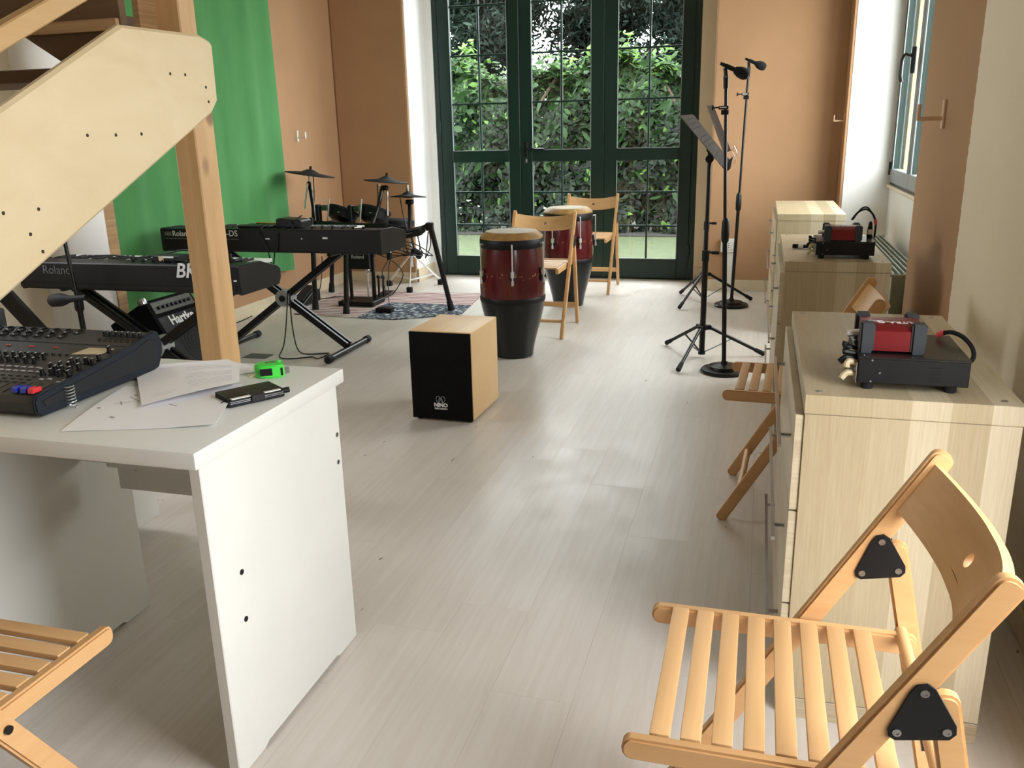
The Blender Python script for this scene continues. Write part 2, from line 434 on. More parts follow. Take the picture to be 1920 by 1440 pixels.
def leaf_mat(name, a, b, c, spec=.25):
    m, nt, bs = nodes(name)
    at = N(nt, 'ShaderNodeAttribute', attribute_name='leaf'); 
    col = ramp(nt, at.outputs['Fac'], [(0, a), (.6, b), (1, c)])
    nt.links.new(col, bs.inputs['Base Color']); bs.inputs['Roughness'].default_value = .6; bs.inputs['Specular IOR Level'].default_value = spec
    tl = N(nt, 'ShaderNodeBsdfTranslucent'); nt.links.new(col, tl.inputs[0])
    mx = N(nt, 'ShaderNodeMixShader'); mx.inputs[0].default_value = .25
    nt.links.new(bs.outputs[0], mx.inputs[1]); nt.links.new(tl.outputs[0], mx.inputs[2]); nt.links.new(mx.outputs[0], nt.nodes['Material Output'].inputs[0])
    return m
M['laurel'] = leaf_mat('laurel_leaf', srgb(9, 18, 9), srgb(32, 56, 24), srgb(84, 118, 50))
M['cedar'] = leaf_mat('cedar_needles', srgb(12, 17, 14), srgb(28, 37, 32), srgb(56, 68, 60), .05)
M['bark'] = plain('dark_bark', srgb(70, 56, 46), .95, var=.3, sc=14)
M['neutral_ground'] = plain('grey_ground', srgb(140, 134, 126), .9, var=.08)  # unseen ground, greyed to keep green bounce light out of the room
def grass_mat():
    m, nt, bs = nodes('lawn')
    n = noise(nt, coords(nt), 9, 5, .7)
    nt.links.new(ramp(nt, n, [(.3, srgb(32, 40, 18)), (.6, srgb(54, 64, 30)), (.8, srgb(66, 60, 34))]), bs.inputs['Base Color'])
    bs.inputs['Roughness'].default_value = .9; return m
M['grass'] = grass_mat()
M['yellow_paint'] = plain('pale_yellow_render', srgb(240, 222, 150), .85, var=.03)

# ================================================================ ROOM
XL, XR, YB, YF, ZC = -3.63, 0.71, 7.17, -2.2, 3.4
YD = 7.65                       # plane of the garden door
NX0, NX1 = -2.95, -0.39         # door recess
DX0, DX1 = -2.87, -0.53         # door frame
# floor: sub floor plus every laminate board
fl = struct(MB().box((XL-.1, YF-.1, -.06), (1.0, 7.75, -.014)).build('floor', M['dark_gap']))
PW, PL = 0.197, 1.285
known = {}
i0 = int(math.floor((XL+.554)/PW)); i1 = int(math.ceil((.92+.554)/PW))
starts = {0: 2.956, -1: 2.033, -2: 3.165}
full = None
for i in range(i0, i1+1):
    x0 = -.554+i*PW; x1 = x0+PW
    st = starts.get(i, 2.0+((i*0.437) % 1.0)*PL)
    y = st-math.ceil((st-YF)/PL)*PL
    ytop = YD if (x0 >= NX0 and x1 <= NX1) else YB
    while y < YD:
        for (rx0, rx1, ry0, ry1) in ((XL, XR, YF, ytop), (XR, .90, 4.556, 6.89), (NX0, NX1, YB, YD)):
            if ry0 == YB and ytop == YD: continue
            a0, a1, b0, b1 = max(x0, rx0), min(x1, rx1), max(y, ry0), min(y+PL, ry1)
            if a1-a0 < .015 or b1-b0 < .02: continue
            std = abs((b1-b0)-PL) < 1e-4 and abs((a1-a0)-PW) < 1e-4
            if std and full is not None:
                o = bpy.data.objects.new('plank', full); COL.objects.link(o); o.parent = fl
            else:
                g = .0002
                o = MB().box((g, g, -.012), (a1-a0-g, b1-b0-g, 0)).build('plank', M['floor'], fl, smooth=False)
                if std: full = o.data
            o.location = (a0, b0, 0)
        y += PL
patch = MB().box((-2.99, 4.41, 0.0002), (-2.83, 4.52, .0016)).build('floor_patch', M['ink_dim'], fl)
patch['label'] = 'small brown rectangular mark on the floor'

# walls
def wall(name, mb, mats): return struct(mb.build(name, mats, None, smooth=False))
mb = MB()
mb.box((XL-.1, YF, 0), (XL, 2.2, ZC), mi=0); mb.box((XL-.1, 2.2, 0), (XL, 3.1, 1.1), mi=0); mb.box((XL-.1, 2.2, 2.2), (XL, 3.1, ZC), mi=0); mb.box((XL-.1, 3.1, 0), (XL, 3.72, ZC), mi=0); mb.box((XL-.1, 3.72, 0), (XL, 7.75, ZC), mi=1)
wall('wall_left', mb, [M['cream_paint'], M['tan_paint']])
mb = MB()
mb.box((XL, YB, 0), (NX0, 7.75, ZC), .018, 2, 0)
mb.box((NX1, YB, 0), (.575, 7.75, ZC), .012, 2, 0)
mb.box((NX0, YB, 2.98), (NX1, 7.75, ZC), mi=0)
mb.box((.565, 6.90, 0), (.60, 7.75, ZC), .006, 2, 0)
mb.box((.585, 6.896, 0), (1.25, 7.75, ZC), mi=1)
# white reveal of the door recess
mb.box((NX0-.005, YB+.02, 0), (NX0+.004, YD-.03, 2.98), mi=1)
mb.box((NX0+.004, YD-.03, 0), (DX0, YD+.08, 2.98), mi=1)
mb.box((DX1, YD-.03, 0), (NX1, YD+.08, 2.98), mi=2)
mb.box((NX0, YD-.03, 2.86), (NX1, YD+.08, 2.98), mi=1)
wall('wall_back', mb, [M['tan_paint'], M['white_paint'], M['cream_paint']])
mb = MB()
mb.box((XR, 1.6, 0), (XR+.24, 4.55, ZC))
mb.box((XR, YF, 0), (XR+.24, .45, ZC)); mb.box((XR, 1.38, 0), (XR+.24, 1.6, ZC))
mb.box((XR, .45, 0), (XR+.24, 1.38, .25)); mb.box((XR, .45, 2.3), (XR+.24, 1.38, ZC))
mb.box((XR, 4.55, 2.75), (1.2, 6.894, ZC))
wall('wall_right', mb, [M['wall_right']])
mb = MB()
mb.box((.90, 4.552, 0), (1.2, 6.894, .86)); mb.box((.90, 4.552, .86), (1.2, 4.65, 2.75))
mb.box((.90, 4.65, 2.68), (1.2, 6.894, 2.75))
wall('wall_niche', mb, [M['white_paint']])
wall('wall_front', MB().box((XL-.1, YF-.1, 0), (XR+.24, YF, ZC)), [M['dark_end']])
struct(MB().box((XL-.1, YF-.1, ZC), (1.25, 7.75, ZC+.1)).build('ceiling', M['ceiling'], None, smooth=False))
# white partition board standing off the left wall, with its raw brown end
mb = MB(); mb.box((XL, 3.685, 0), (-3.205, 3.75, 2.9))
pt = wall('wall_partition', mb, [M['white_paint']])
e = MB().box((-3.205, 3.685, 0), (-3.195, 3.75, 2.9)).build('end_strip', M['ply_edge'], pt, smooth=False); e['label'] = 'raw brown end edge of the white partition'

# skirting tiles
def skirting(name, p0, p1, nrm, h=.10, L=.33, t=.012):
    p0 = Vector(p0+(0,)); p1 = Vector(p1+(0,)); n = Vector(nrm+(0,)); d = p1-p0; T = d.length; d.normalize()
    par = struct(MB().obox((p0+p1)/2+n*t*.25+Vector((0, 0, h/2-.004)), (T, t*.5, h-.008), Matrix((d, n, Vector((0, 0, 1)))).transposed()).build(name, M['dark_gap'], None, False))
    k = max(1, round(T/L)); l = T/k
    for i in range(k):
        c = p0+d*(l*(i+.5))+n*(t*.6)+Vector((0, 0, h/2))
        MB().obox(c, (l-.002, t, h), Matrix((d, n, Vector((0, 0, 1)))).transposed(), .0015).build('tile', M['tile'], par, False)
    return par
skirting('baseboard_left', (XL, 3.76), (XL, YB), (1, 0), .10, .66)
skirting('baseboard_back', (XL+.02, YB), (NX0, YB), (0, -1), .09, .33)
skirting('baseboard_jamb', (NX0+.004, YB+.02), (NX0+.004, YD-.03), (1, 0), .12, .24)
skirting('baseboard_back_right', (NX1, YB), (.57, YB), (0, -1), .09, .48)
skirting('baseboard_return', (DX1+.01, YD-.03), (NX1, YD-.03), (0, -1), .12, .13)
skirting('baseboard_right', (XR, 1.42), (XR, 4.5), (-1, 0), .08, .33)

# garden door --------------------------------------------------------
door = struct(thing('door_1', None, None))
G = M['door_green']
mb = MB()
mb.box((DX0, YD-.02, 0), (DX0+.05, YD+.05, 2.86), .004); mb.box((DX1-.05, YD-.02, 0), (DX1, YD+.05, 2.86), .004)
mb.box((DX0, YD-.02, 2.80), (DX1, YD+.05, 2.86), .004)
mb.box((DX0, YD-.01, -.0), (DX1, YD+.05, .012), .002)
mb.build('door_frame', G, door)
gl_x = [(-2.712, -2.183), (-1.969, -1.441), (-1.217, -.680)]
lf_x = [(DX0+.052, -2.078), (-2.074, -1.331), (-1.327, DX1-.052)]
ZB, ZM0, ZM1, ZT = .182, 1.032, 1.130, 2.70
for (g0, g1), (l0, l1) in zip(gl_x, lf_x):
    lf = MB()
    lf.box((l0, YD-.03, .014), (g0, YD+.02, 2.80), .004); lf.box((g1, YD-.03, .014), (l1, YD+.02, 2.80), .004)
    lf.box((g0, YD-.029, .014), (g1, YD+.02, ZB), .002); lf.box((g0, YD-.029, ZM0), (g1, YD+.02, ZM1), .002); lf.box((g0, YD-.029, ZT), (g1, YD+.02, 2.80), .002)
    leaf = lf.build('door_leaf', G, door)
    mid = (g0+g1)/2
    for z in (.470, .763, 1.535, 1.940, 2.345):
        MB().box((g0, YD-.016, z-.008), (g1, YD+.008, z+.008), .002).build('glazing_bar', G, leaf)
    for z0, z1 in ((ZB, ZM0), (ZM1, ZT)):
        MB().box((mid-.008, YD-.018, z0), (mid+.008, YD+.010, z1), .002).build('glazing_bar', G, leaf)
        MB().box((g0-.004, YD-.006, z0-.004), (g1+.004, YD, z1+.004)).build('pane', M['glass'], leaf, False)
    bd = MB()
    for z0, z1 in ((ZB, ZM0), (ZM1, ZT)):
        bd.box((g0, YD-.034, z0), (g0+.006, YD-.024, z1)); bd.box((g1-.006, YD-.034, z0), (g1, YD-.024, z1))
        bd.box((g0, YD-.034, z0), (g1, YD-.024, z0+.006))
    bd.build('glazing_bead', M['alu'], leaf)
hd = MB(); hd.box((-2.045, YD-.036, 1.075), (-2.015, YD-.029, 1.20), .003); hd.cyl((-2.03, YD-.03, 1.14), (-2.03, YD-.08, 1.14), .009)
hd.tube([(-2.03, YD-.08, 1.14), (-1.98, YD-.085, 1.14), (-1.85, YD-.08, 1.138)], .009, 8, 4)
h = hd.build('handle', M['black_metal'], door)
MB().box((-2.035, YD-.034, 1.02), (-2.018, YD-.029, 1.055), .002).build('keyhole', M['steel'], door)
for x in (DX0+.045, DX1-.045):
    for z in (.22, 1.3, 2.4):
        MB().cyl((x, YD-.036, z), (x, YD-.036, z+.09), .010).build('hinge', G, door)

# niche window ------------------------------------------------------
win = struct(thing('window_1', None, None))
WY0, WY1, WZ0, WZ1 = 4.65, 6.892, .86, 2.68
MB().box((.88, WY0-.04, .838), (1.0, WY1, .862), .003).build('window_sill', M['tile'], win)
fr = MB()
fr.box((.905, WY1-.035, WZ0), (.965, WY1, WZ1), .003); fr.box((.905, WY0, WZ0), (.965, WY0+.035, WZ1), .003)
fr.box((.905, WY0, WZ0), (.965, WY1, WZ0+.035), .003); fr.box((.905, WY0, WZ1-.035), (.965, WY1, WZ1), .003)
fr.build('window_frame', M['win_green'], win)
for a, b in ((6.04, 6.855), (4.69, 6.035)):
    s = MB()
    s.box((.895, b-.07, WZ0+.037), (.95, b, WZ1-.037), .004); s.box((.895, a, WZ0+.037), (.95, a+.07, WZ1-.037), .004)
    s.box((.896, a+.07, WZ1-.11), (.95, b-.07, WZ1-.037), .004)
    sash = s.build('sash', M['win_green'], win)
    MB().box((.893, a+.0, WZ0+.02), (.952, b-.0, WZ0+.115), .004).build('bottom_rail', M['alu'], sash)
    MB().box((.8935, a+.068, WZ0+.115), (.900, a+.078, WZ1-.11), .001).box((.8935, b-.078, WZ0+.115), (.900, b-.068, WZ1-.11), .001).build('bead', M['alu'], sash)
    MB().box((.920, a+.06, WZ0+.11), (.926, b-.06, WZ1-.1)).build('pane', M['glass'], sash, False)
hh = MB(); hh.box((.865, 6.20, 1.585), (.895, 6.235, 1.745), .005); 
hh.tube([(.87, 6.217, 1.69), (.835, 6.217, 1.70), (.815, 6.217, 1.67), (.812, 6.217, 1.58), (.822, 6.217, 1.535)], .011, 8, 5)
hh.build('window_handle', M['black_metal'], win)
MB().cyl((.893, 6.875, .93), (.893, 6.875, 1.02), .012).build('hinge', M['black_metal'], win)
# reveal outside the window and frame of the window beside the camera
struct(MB().box((.97, 6.80, .80), (1.34, 6.894, 2.7)).build('trim_1', M['yellow_paint'], None, False))
w2 = struct(thing('window_2', None, None))
f2 = MB()
for y0, y1, z0, z1 in ((.45, .49, .25, 2.3), (1.34, 1.38, .25, 2.3), (.49, 1.34, .25, .29), (.49, 1.34, 2.26, 2.3)):
    f2.box((.85, y0, z0), (.91, y1, z1), .003)
f2.build('window_frame', M['win_green'], w2)
w3 = struct(thing('window_3', None, None))
f3 = MB()
for y0, y1, z0, z1 in ((2.2, 2.25, 1.1, 2.2), (3.05, 3.1, 1.1, 2.2), (2.25, 3.05, 1.1, 1.15), (2.25, 3.05, 2.15, 2.2)):
    f3.box((XL-.08, y0, z0), (XL-.02, y1, z1), .003)
f3.build('window_frame', M['win_green'], w3)
struct(MB().box((-16, -12, -.30), (-3.8, 7.7, -.10)).build('ground_left', M['neutral_ground'], None, False))

# ================================================================ GARDEN
gr = struct(MB().box((-16, 7.76, -.30), (8, 40, -.10)).build('ground', M['grass'], None, False))
struct(MB().box((1.3, -12, -.30), (14, 7.7, -.10)).build('ground_side', M['neutral_ground'], None, False))
def leaves(n, fn, size, seedv, shape=(1, .42), val=None):
    rs = np.random.RandomState(seedv)
    P, Nn, V = fn(n, rs)
    n = len(P)
    a = rs.normal(size=(n, 3)); Nn = Nn/np.linalg.norm(Nn, axis=1, keepdims=True)
    T = np.cross(Nn, a); T /= np.linalg.norm(T, axis=1, keepdims=True); B = np.cross(Nn, T)
    s = size*(.6+.7*rs.rand(n))[:, None]
    w = s*shape[1]*.5
    v0 = P-T*s*.5; v1 = P-T*s*.12+B*w-Nn*s*.05; v2 = P-T*s*.12-B*w-Nn*s*.05
    v3 = P+T*s*.22+B*w*.8-Nn*s*.06; v4 = P+T*s*.22-B*w*.8-Nn*s*.06; v5 = P+T*s*.5-Nn*s*.12; vm = P+Nn*s*.0
    VV = np.stack([v0, v1, v2, v3, v4, v5, vm], 1).reshape(-1, 3)
    b = np.arange(n)[:, None]*7
    F = np.concatenate([b+np.array([[0, 6, 1]]), b+np.array([[0, 2, 6]]), b+np.array([[1, 6, 3]]), b+np.array([[2, 4, 6]]), b+np.array([[3, 6, 5]]), b+np.array([[4, 5, 6]])], 0)
    me = bpy.data.meshes.new('foliage')
    me.vertices.add(len(VV)); me.vertices.foreach_set('co', VV.astype(np.float32).ravel())
    me.loops.add(len(F)*3); me.loops.foreach_set('vertex_index', F.astype(np.int32).ravel())
    me.polygons.add(len(F)); me.polygons.foreach_set('loop_start', np.arange(0, len(F)*3, 3, dtype=np.int32))
    me.update(calc_edges=True)
    at = me.attributes.new('leaf', 'FLOAT', 'POINT')
    at.data.foreach_set('value', np.repeat(V, 7).astype(np.float32))
    return me
def hedge_fn(x0, x1, front, back, top):
    def fn(n, rs):
        x = x0+(x1-x0)*rs.rand(n)
        tz = top+.13*np.sin(x*2.3)+.09*np.sin(x*5.9+1)+.06*np.sin(x*13)
        k = rs.rand(n)
        z = -.10+(tz+.10)*rs.rand(n)**.85
        d = np.abs(rs.normal(size=n))*.10
        bul = .12*np.sin(x*3.1+z*2)+.10*np.sin(x*7.3-z*5)
        y = front+bul+d+.45*np.clip(z/top, 0, 2)**4-.12*(z < .25)
        ontop = k > .68
        z = np.where(ontop, tz-np.abs(rs.normal(size=n))*.09+(rs.rand(n) > .92)*rs.rand(n)*.3, z)
        y = np.where(ontop, front+.15+(back-front)*rs.rand(n), y)
        Nn = np.stack([rs.normal(size=n)*.55, -np.where(ontop, .4, 1.0)+rs.normal(size=n)*.5, np.where(ontop, 1.2, .55)+rs.normal(size=n)*.4], 1)
        v = np.clip(.04+.58*np.clip(z/top, 0, 2)**2.6+rs.normal(size=n)*.18, 0, 1)  # lighter value towards the top paints the sky's light into the leaves
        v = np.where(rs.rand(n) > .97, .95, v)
        return np.stack([x, y, z], 1), Nn, v
    return fn
hx = [(-6.6, -4.2), (-4.2, -2.75), (-2.75, -1.3), (-1.3, .4), (.4, 3.5)]
hl = ['laurel hedge shrub at the far left, half hidden by the wall', 'laurel shrub seen through the left door leaf', 'laurel shrub seen through the middle door leaf', 'laurel shrub seen through the right door leaf', 'laurel hedge shrub right of the door opening']
one = None
for k, (a, b) in enumerate(hx):
    hr = thing('laurel_shrub', hl[k], 'shrub', 'laurel hedge across the garden')
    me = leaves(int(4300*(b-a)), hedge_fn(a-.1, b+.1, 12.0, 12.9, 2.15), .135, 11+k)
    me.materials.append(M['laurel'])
    o = bpy.data.objects.new('foliage', me); COL.objects.link(o); o.parent = hr; o['kind'] = 'stuff'
    for q in range(int((b-a)*4)):
        x = a+(q+.5)/4+random.uniform(-.05, .05); y = 12.4+random.uniform(-.1, .1)
        MB().tube([(x, y, -.12), (x+random.uniform(-.1, .1), y-.05, .7), (x+random.uniform(-.25, .25), y-.1, 1.5), (x+random.uniform(-.3, .3), y, 2.0)], .022, 6, 3).build('stem', M['bark'], hr)
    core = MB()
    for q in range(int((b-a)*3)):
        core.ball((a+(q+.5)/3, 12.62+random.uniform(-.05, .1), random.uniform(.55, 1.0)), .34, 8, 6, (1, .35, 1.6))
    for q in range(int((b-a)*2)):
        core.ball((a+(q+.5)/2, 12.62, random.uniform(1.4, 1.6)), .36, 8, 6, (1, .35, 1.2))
    core.build('backing_core', M['laurel'], hr)  # dark solid backing added inside the hedge to block the sky
    # a few near leaves that can be told apart
    rs = random.Random(k)
    for q in range(60 if a > -5 and b < 1 else 0):
        if one is None:
            one = leaves(1, lambda n, r: (np.zeros((1, 3)), np.array([[0, -.3, 1.0]]), np.array([.55])), .2, 5); one.materials.append(M['laurel'])
        l = bpy.data.objects.new('leaf', one); COL.objects.link(l); l.parent = hr
        l.location = (rs.uniform(a, b), rs.uniform(11.78, 11.95), rs.uniform(.3, 2.2)); l.rotation_euler = (rs.uniform(-.4, 1.2), rs.uniform(-.6, .6), rs.uniform(0, 6.28)); s_ = rs.uniform(.7, 1.15); l.scale = (s_, s_, s_)
    place(hr, ((a+b)/2, 12.5, -.1))
tag(MB().box((-8, 11.65, -.11), (5, 13.2, -.085)).build('soil_bed', M['soil'], None, False), 'strip of dark bare soil under the laurel hedge', 'soil', kind='stuff')
def tree(x, y, h, rad, n, label, seedv, z0=1.7, thin=.8):
    t = thing('cedar_tree', label, 'tree', 'dark trees behind the hedge')
    MB().tube([(x, y, -.2), (x+.05, y, 1.8), (x-.05, y+.05, h*.6), (x, y, h)], .17, 10, 4).build('trunk', M['bark'], t)
    rs0 = random.Random(seedv); cl = []
    for q in range(26):
        an = rs0.uniform(0, 2*PI); z = z0+rs0.random()*(h-z0); r = rad*rs0.uniform(.55, 1)*(1-.5*(z-z0)/(h-z0))
        e = Vector((x+math.cos(an)*r, y+math.sin(an)*r*.8, z-r*.1))
        MB().tube([(x, y, z-.1), ((x+e.x)/2, (y+e.y)/2, z+.12), tuple(e)], .035, 6, 3).build('branch', M['bark'], t)
        cl.append((Vector((x, y, z)), e))
    def fn(n, rs):
        P = np.zeros((n, 3)); idx = rs.randint(0, len(cl), n); tt = rs.rand(n)**.7
        A = np.array([c[0][:] for c in cl])[idx]; Bb = np.array([c[1][:] for c in cl])[idx]
        P = A+(Bb-A)*tt[:, None]+rs.normal(size=(n, 3))*np.array([.26, .26, .15]); P[:, 2] -= rs.rand(n)**2*.45
        Nn = rs.normal(size=(n, 3))+np.array([0, -.2, .6])
        return P, Nn, np.clip(.4+rs.normal(size=n)*.25, 0, 1)
    me = leaves(n*3, fn, .15, seedv, (1, .26)); me.materials.append(M['cedar'])
    o = bpy.data.objects.new('foliage', me); COL.objects.link(o); o.parent = t; o['kind'] = 'stuff'
    place(t, (x, y, -.1)); return t
tree(-4.9, 15.6, 4.7, 1.7, 15000, 'dark cedar behind the hedge, seen through the left door leaf', 3)
tree(-2.9, 16.4, 5.0, 1.35, 9000, 'dark cedar behind the hedge, seen through the middle door leaf', 4)
tree(-1.15, 15.2, 4.8, 1.6, 15000, 'dark cedar behind the hedge, seen through the right door leaf', 5)
tree(1.3, 16.5, 5.0, 1.4, 9000, 'dark cedar behind the hedge, right of the door opening', 6)

# ================================================================ FURNITURE
# folding chairs: u (local x) runs from the front feet to the back
def make_chair():
    root = thing('folding_chair', '', 'chair', 'slatted beech folding chairs')
    BX, BY = M['beech_x'], M['beech_y']
    for s_ in (1, -1):
        y0 = .196*s_; y1 = .217*s_; lo, hi = min(y0, y1), max(y0, y1)
        mb = MB(); mb.prism(stadium((0, .0), (.445, .775), .036, 6, r0=True), (0, hi, 0), (1, 0, 0), (0, 0, 1), hi-lo, .004, 2)
        leg = mb.build('front_leg', BX, root)
        MB().cyl((.249, .219*s_, .436), (.249, .2225*s_, .436), .007, seg=12).build('bolt', M['black_metal'], leg)
        mb = MB(); mb.prism(stadium((.515, .0), (.384, .612), .036, 6), (0, hi, 0), (1, 0, 0), (0, 0, 1), hi-lo, .004, 2)
        rl = mb.build('rear_leg', BX, root)
        MB().beam((.468, .1957*s_, .22), (.4255, .1957*s_, .415), .0012, .008, (0, 1, 0)).build('slot', M['dark_gap'], rl)
        r0 = .172*s_; r1 = .192*s_; lo2, hi2 = min(r0, r1), max(r0, r1)
        mb = MB(); mb.prism(stadium((-.012, .437), (.432, .437), .036, 6), (0, hi2, 0), (1, 0, 0), (0, 0, 1), hi2-lo2, .004, 2)
        mb.build('seat_rail', BX, root)
        # black hinge plates, outside and inside
        for yy, t in ((.2175*s_, .0022*s_), (.1955*s_, -.0022*s_)):
            tri = [(.325, .555), (.345, .612), (.352, .624), (.364, .628), (.374, .622), (.402, .574), (.403, .562), (.396, .553), (.335, .541), (.327, .545)]
            a_, b_ = min(yy, yy+t), max(yy, yy+t)
            pl = MB().prism(tri, (0, b_, 0), (1, 0, 0), (0, 0, 1), b_-a_, .0006).build('hinge_plate', M['black_satin'], root)
            for (u, z) in ((.336, .553), (.362, .614), (.392, .564)):
                MB().lathe([(.0055, 0), (.0055, .0012), (.0028, .0012), (.0028, .0004)], (u, yy+t, z), Euler((R(-90 if t > 0 else 90), 0, 0)), 10).build('rivet', M['steel'], pl)
    for k in range(8):
        u = .040+k*.0432
        MB().box((u-.0145, -.174, .4455), (u+.0145, .174, .4575), .003, 2).build('seat_slat', BY, root)
    MB().cyl((.407, -.197, .450), (.407, .197, .450), .0105, seg=14).build('seat_dowel', BY, root)
    MB().cyl((.060, -.198, .105), (.060, .198, .105), .0115, seg=14).build('front_stretcher', BY, root)
    MB().box((.476, -.198, .115), (.488, .198, .150), .003).build('rear_stretcher', BY, root)
    # curved backrest with a finger hole
    d = Vector((.497, 0, .868)); n = Vector((.868, 0, -.497)); o0 = Vector((.386, 0, .668)); H_ = .098; L_ = .196; rr = .0115
    def pos(s1, t1, off):
        b_ = .048*(1-(s1/L_)**2)
        return o0+d*t1+n*(b_+off-.008)+Vector((0, s1, 0))
    mb = MB(); bm = mb.bm
    cs = [-L_+i*(L_-.03)/8 for i in range(9)]
    ct = [0, H_/2-.03, H_/2+.03, H_]
    def quadset(off, flip):
        V = {}
        def g(s1, t1):
            k = (round(s1, 5), round(t1, 5))
            if k not in V: V[k] = bm.verts.new(pos(s1, t1, off))
            return V[k]
        def q(*v):
            bm.faces.new(v[::-1] if flip else v)
        for side in (1, -1):
            for i in range(8):
                for j in range(3):
                    q(*[g(side*a, b) for a, b in ((cs[i], ct[j]), (cs[i+1], ct[j]), (cs[i+1], ct[j+1]), (cs[i], ct[j+1]))][::side])
        q(g(-.03, ct[0]), g(.03, ct[0]), g(.03, ct[1]), g(-.03, ct[1])); q(g(-.03, ct[2]), g(.03, ct[2]), g(.03, ct[3]), g(-.03, ct[3]))
        ring = []; sq = []
        for i in range(16):
            t = 2*PI*i/16+PI/4; c_, s1 = math.cos(t), math.sin(t)
            m_ = .03/max(abs(c_), abs(s1)); ring.append(bm.verts.new(pos(c_*rr, H_/2+s1*rr, off)))
            sq.append((c_*m_, H_/2+s1*m_))
        sv = []
        for i, (a, b) in enumerate(sq):
            k = (round(a, 5), round(b, 5)); kk = None
            if i % 4 == 0: kk = g(a, b)
            else:
                V[k] = V.get(k) or bm.verts.new(pos(a, b, off)); kk = V[k]
            sv.append(kk)
        for i in range(16):
            j = (i+1) % 16; q(sv[i], sv[j], ring[j], ring[i])
        return V, ring, g
    Va, ra, ga = quadset(.0, False); Vb, rb, gb = quadset(.017, True)
    for i in range(16):
        j = (i+1) % 16; bm.faces.new((ra[i], ra[j], rb[j], rb[i]))
    allc = sorted(set([round(c, 5) for c in cs]+[round(-c, 5) for c in cs]))
    for tt in (0, H_):
        for i in range(len(allc)-1):
            try: bm.faces.new((ga(allc[i], tt), ga(allc[i+1], tt), gb(allc[i+1], tt), gb(allc[i], tt)))
            except Exception: pass
    for sd in (allc[0], allc[-1]):
        for j in range(3):
            try: bm.faces.new((ga(sd, ct[j]), ga(sd, ct[j+1]), gb(sd, ct[j+1]), gb(sd, ct[j])))
            except Exception: pass
    es = [e for e in bm.edges if len(e.link_faces) == 2 and e.calc_face_angle(0) > R(50) and all(abs(abs((v.co-o0).dot(d)-H_/2)-H_/2) < 1e-4 for v in e.verts)]
    bmesh.ops.bevel(bm, geom=es, offset=.006, segments=3, affect='EDGES')
    mb.build('backrest', BY, root)
    return root
chair = make_chair()
chairs = [
    ((-.135, 1.212, 0), 0, 'nearest beech folding chair at bottom right, turned to face left'),
    ((-.062, 2.965, 0), R(-3), 'beech folding chair tucked between the two nearest oak chests'),
    ((-1.385, 5.235, 0), R(90), 'beech folding chair behind the front conga, seat turned to the camera'),
    ((-1.352, 6.82, 0), R(90), 'farthest beech folding chair, standing against the green garden door'),
    ((-1.262, 1.085, 0), R(-90), 'beech folding chair pulled up to the white desk, cut by the left edge'),
]
for i, (l, r, lab) in enumerate(chairs):
    c = chair if i == 0 else None
    if c is None: c = copy_tree(chair)
    c.location = l; c.rotation_euler = (0, 0, r); c['label'] = lab

# oak chests of drawers
def chest(y0, y1, lab):
    t = thing('chest_of_drawers', lab, 'chest of drawers', 'pale oak chests of drawers along the right wall')
    x0, x1, H = .112, .508, .76
    MB().box((x0-.002, y0-.002, H-.040), (x1+.002, y1+.002, H), .0012).build('top', M['oak'], t, False)
    for a, b in ((y0, y0+.018), (y1-.018, y1)):
        MB().box((x0, a, .050), (x1, b, H-.041), .001).build('side_panel', M['oak'], t, False)
        MB().box((x0, a-.001, 0), (x1, b+.001, .0485), .001).build('base_strip', M['oak_edge'], t, False)
    MB().box((x0+.03, y0+.018, .0), (x1, y1-.018, .055)).build('plinth', M['oak_front'], t, False)
    MB().box((x1-.006, y0+.018, .055), (x1-.002, y1-.018, H-.04)).build('back_panel', M['oak_edge'], t, False)
    MB().box((x0+.005, y0+.018, .057), (x1-.01, y1-.018, .064)).box((x0, y0+.018, .0), (x1-.02, y0+.0185, .001)).build('bottom_panel', M['oak_front'], t, False)
    zz = [.062, .282, .502, .717]
    for k in range(3):
        d = MB().box((x0-.018, y0+.004, zz[k]+.002), (x0+.0, y1-.004, zz[k+1]-.002), .0012).build('drawer', M['oak_front'], t, False)
        MB().box((x0, y0+.03, zz[k]+.015), (x1-.04, y0+.042, zz[k+1]-.03)).box((x0, y1-.042, zz[k]+.015), (x1-.04, y1-.03, zz[k+1]-.03)).box((x0, y0+.03, zz[k]+.012), (x1-.04, y1-.03, zz[k]+.018)).build('drawer_box', M['oak_edge'], d, False)
        hz = (zz[k]+zz[k+1])/2+.02
        hm = MB()
        hm.beam((x0-.043, y0+.05, hz), (x0-.043, y1-.05, hz), .008, .008, (1, 0, 0))
        for yy in (y0+.12, y1-.12): hm.cyl((x0-.016, yy, hz), (x0-.043, yy, hz), .005, seg=8)
        hm.build('handle', M['steel'], d)
    for (sx, sy) in ((x0+.025, y0+.03), (x0+.025, y1-.03), (x1-.03, y1-.03), (x1-.03, y0+.03)):
        MB().lathe([(.0065, 0), (.0065, .0012), (.004, .0016), (0, .0010)], (sx, sy, H), None, 12).build('screw', M['steel'], t)
    place(t, ((x0+x1)/2, (y0+y1)/2, 0)); return t
chest(1.748, 2.600, 'nearest pale oak chest of drawers carrying the large red and black box')
chest(3.610, 4.560, 'middle pale oak chest of drawers with a loose plug on top')
chest(5.640, 6.690, 'farthest pale oak chest of drawers, its top empty')

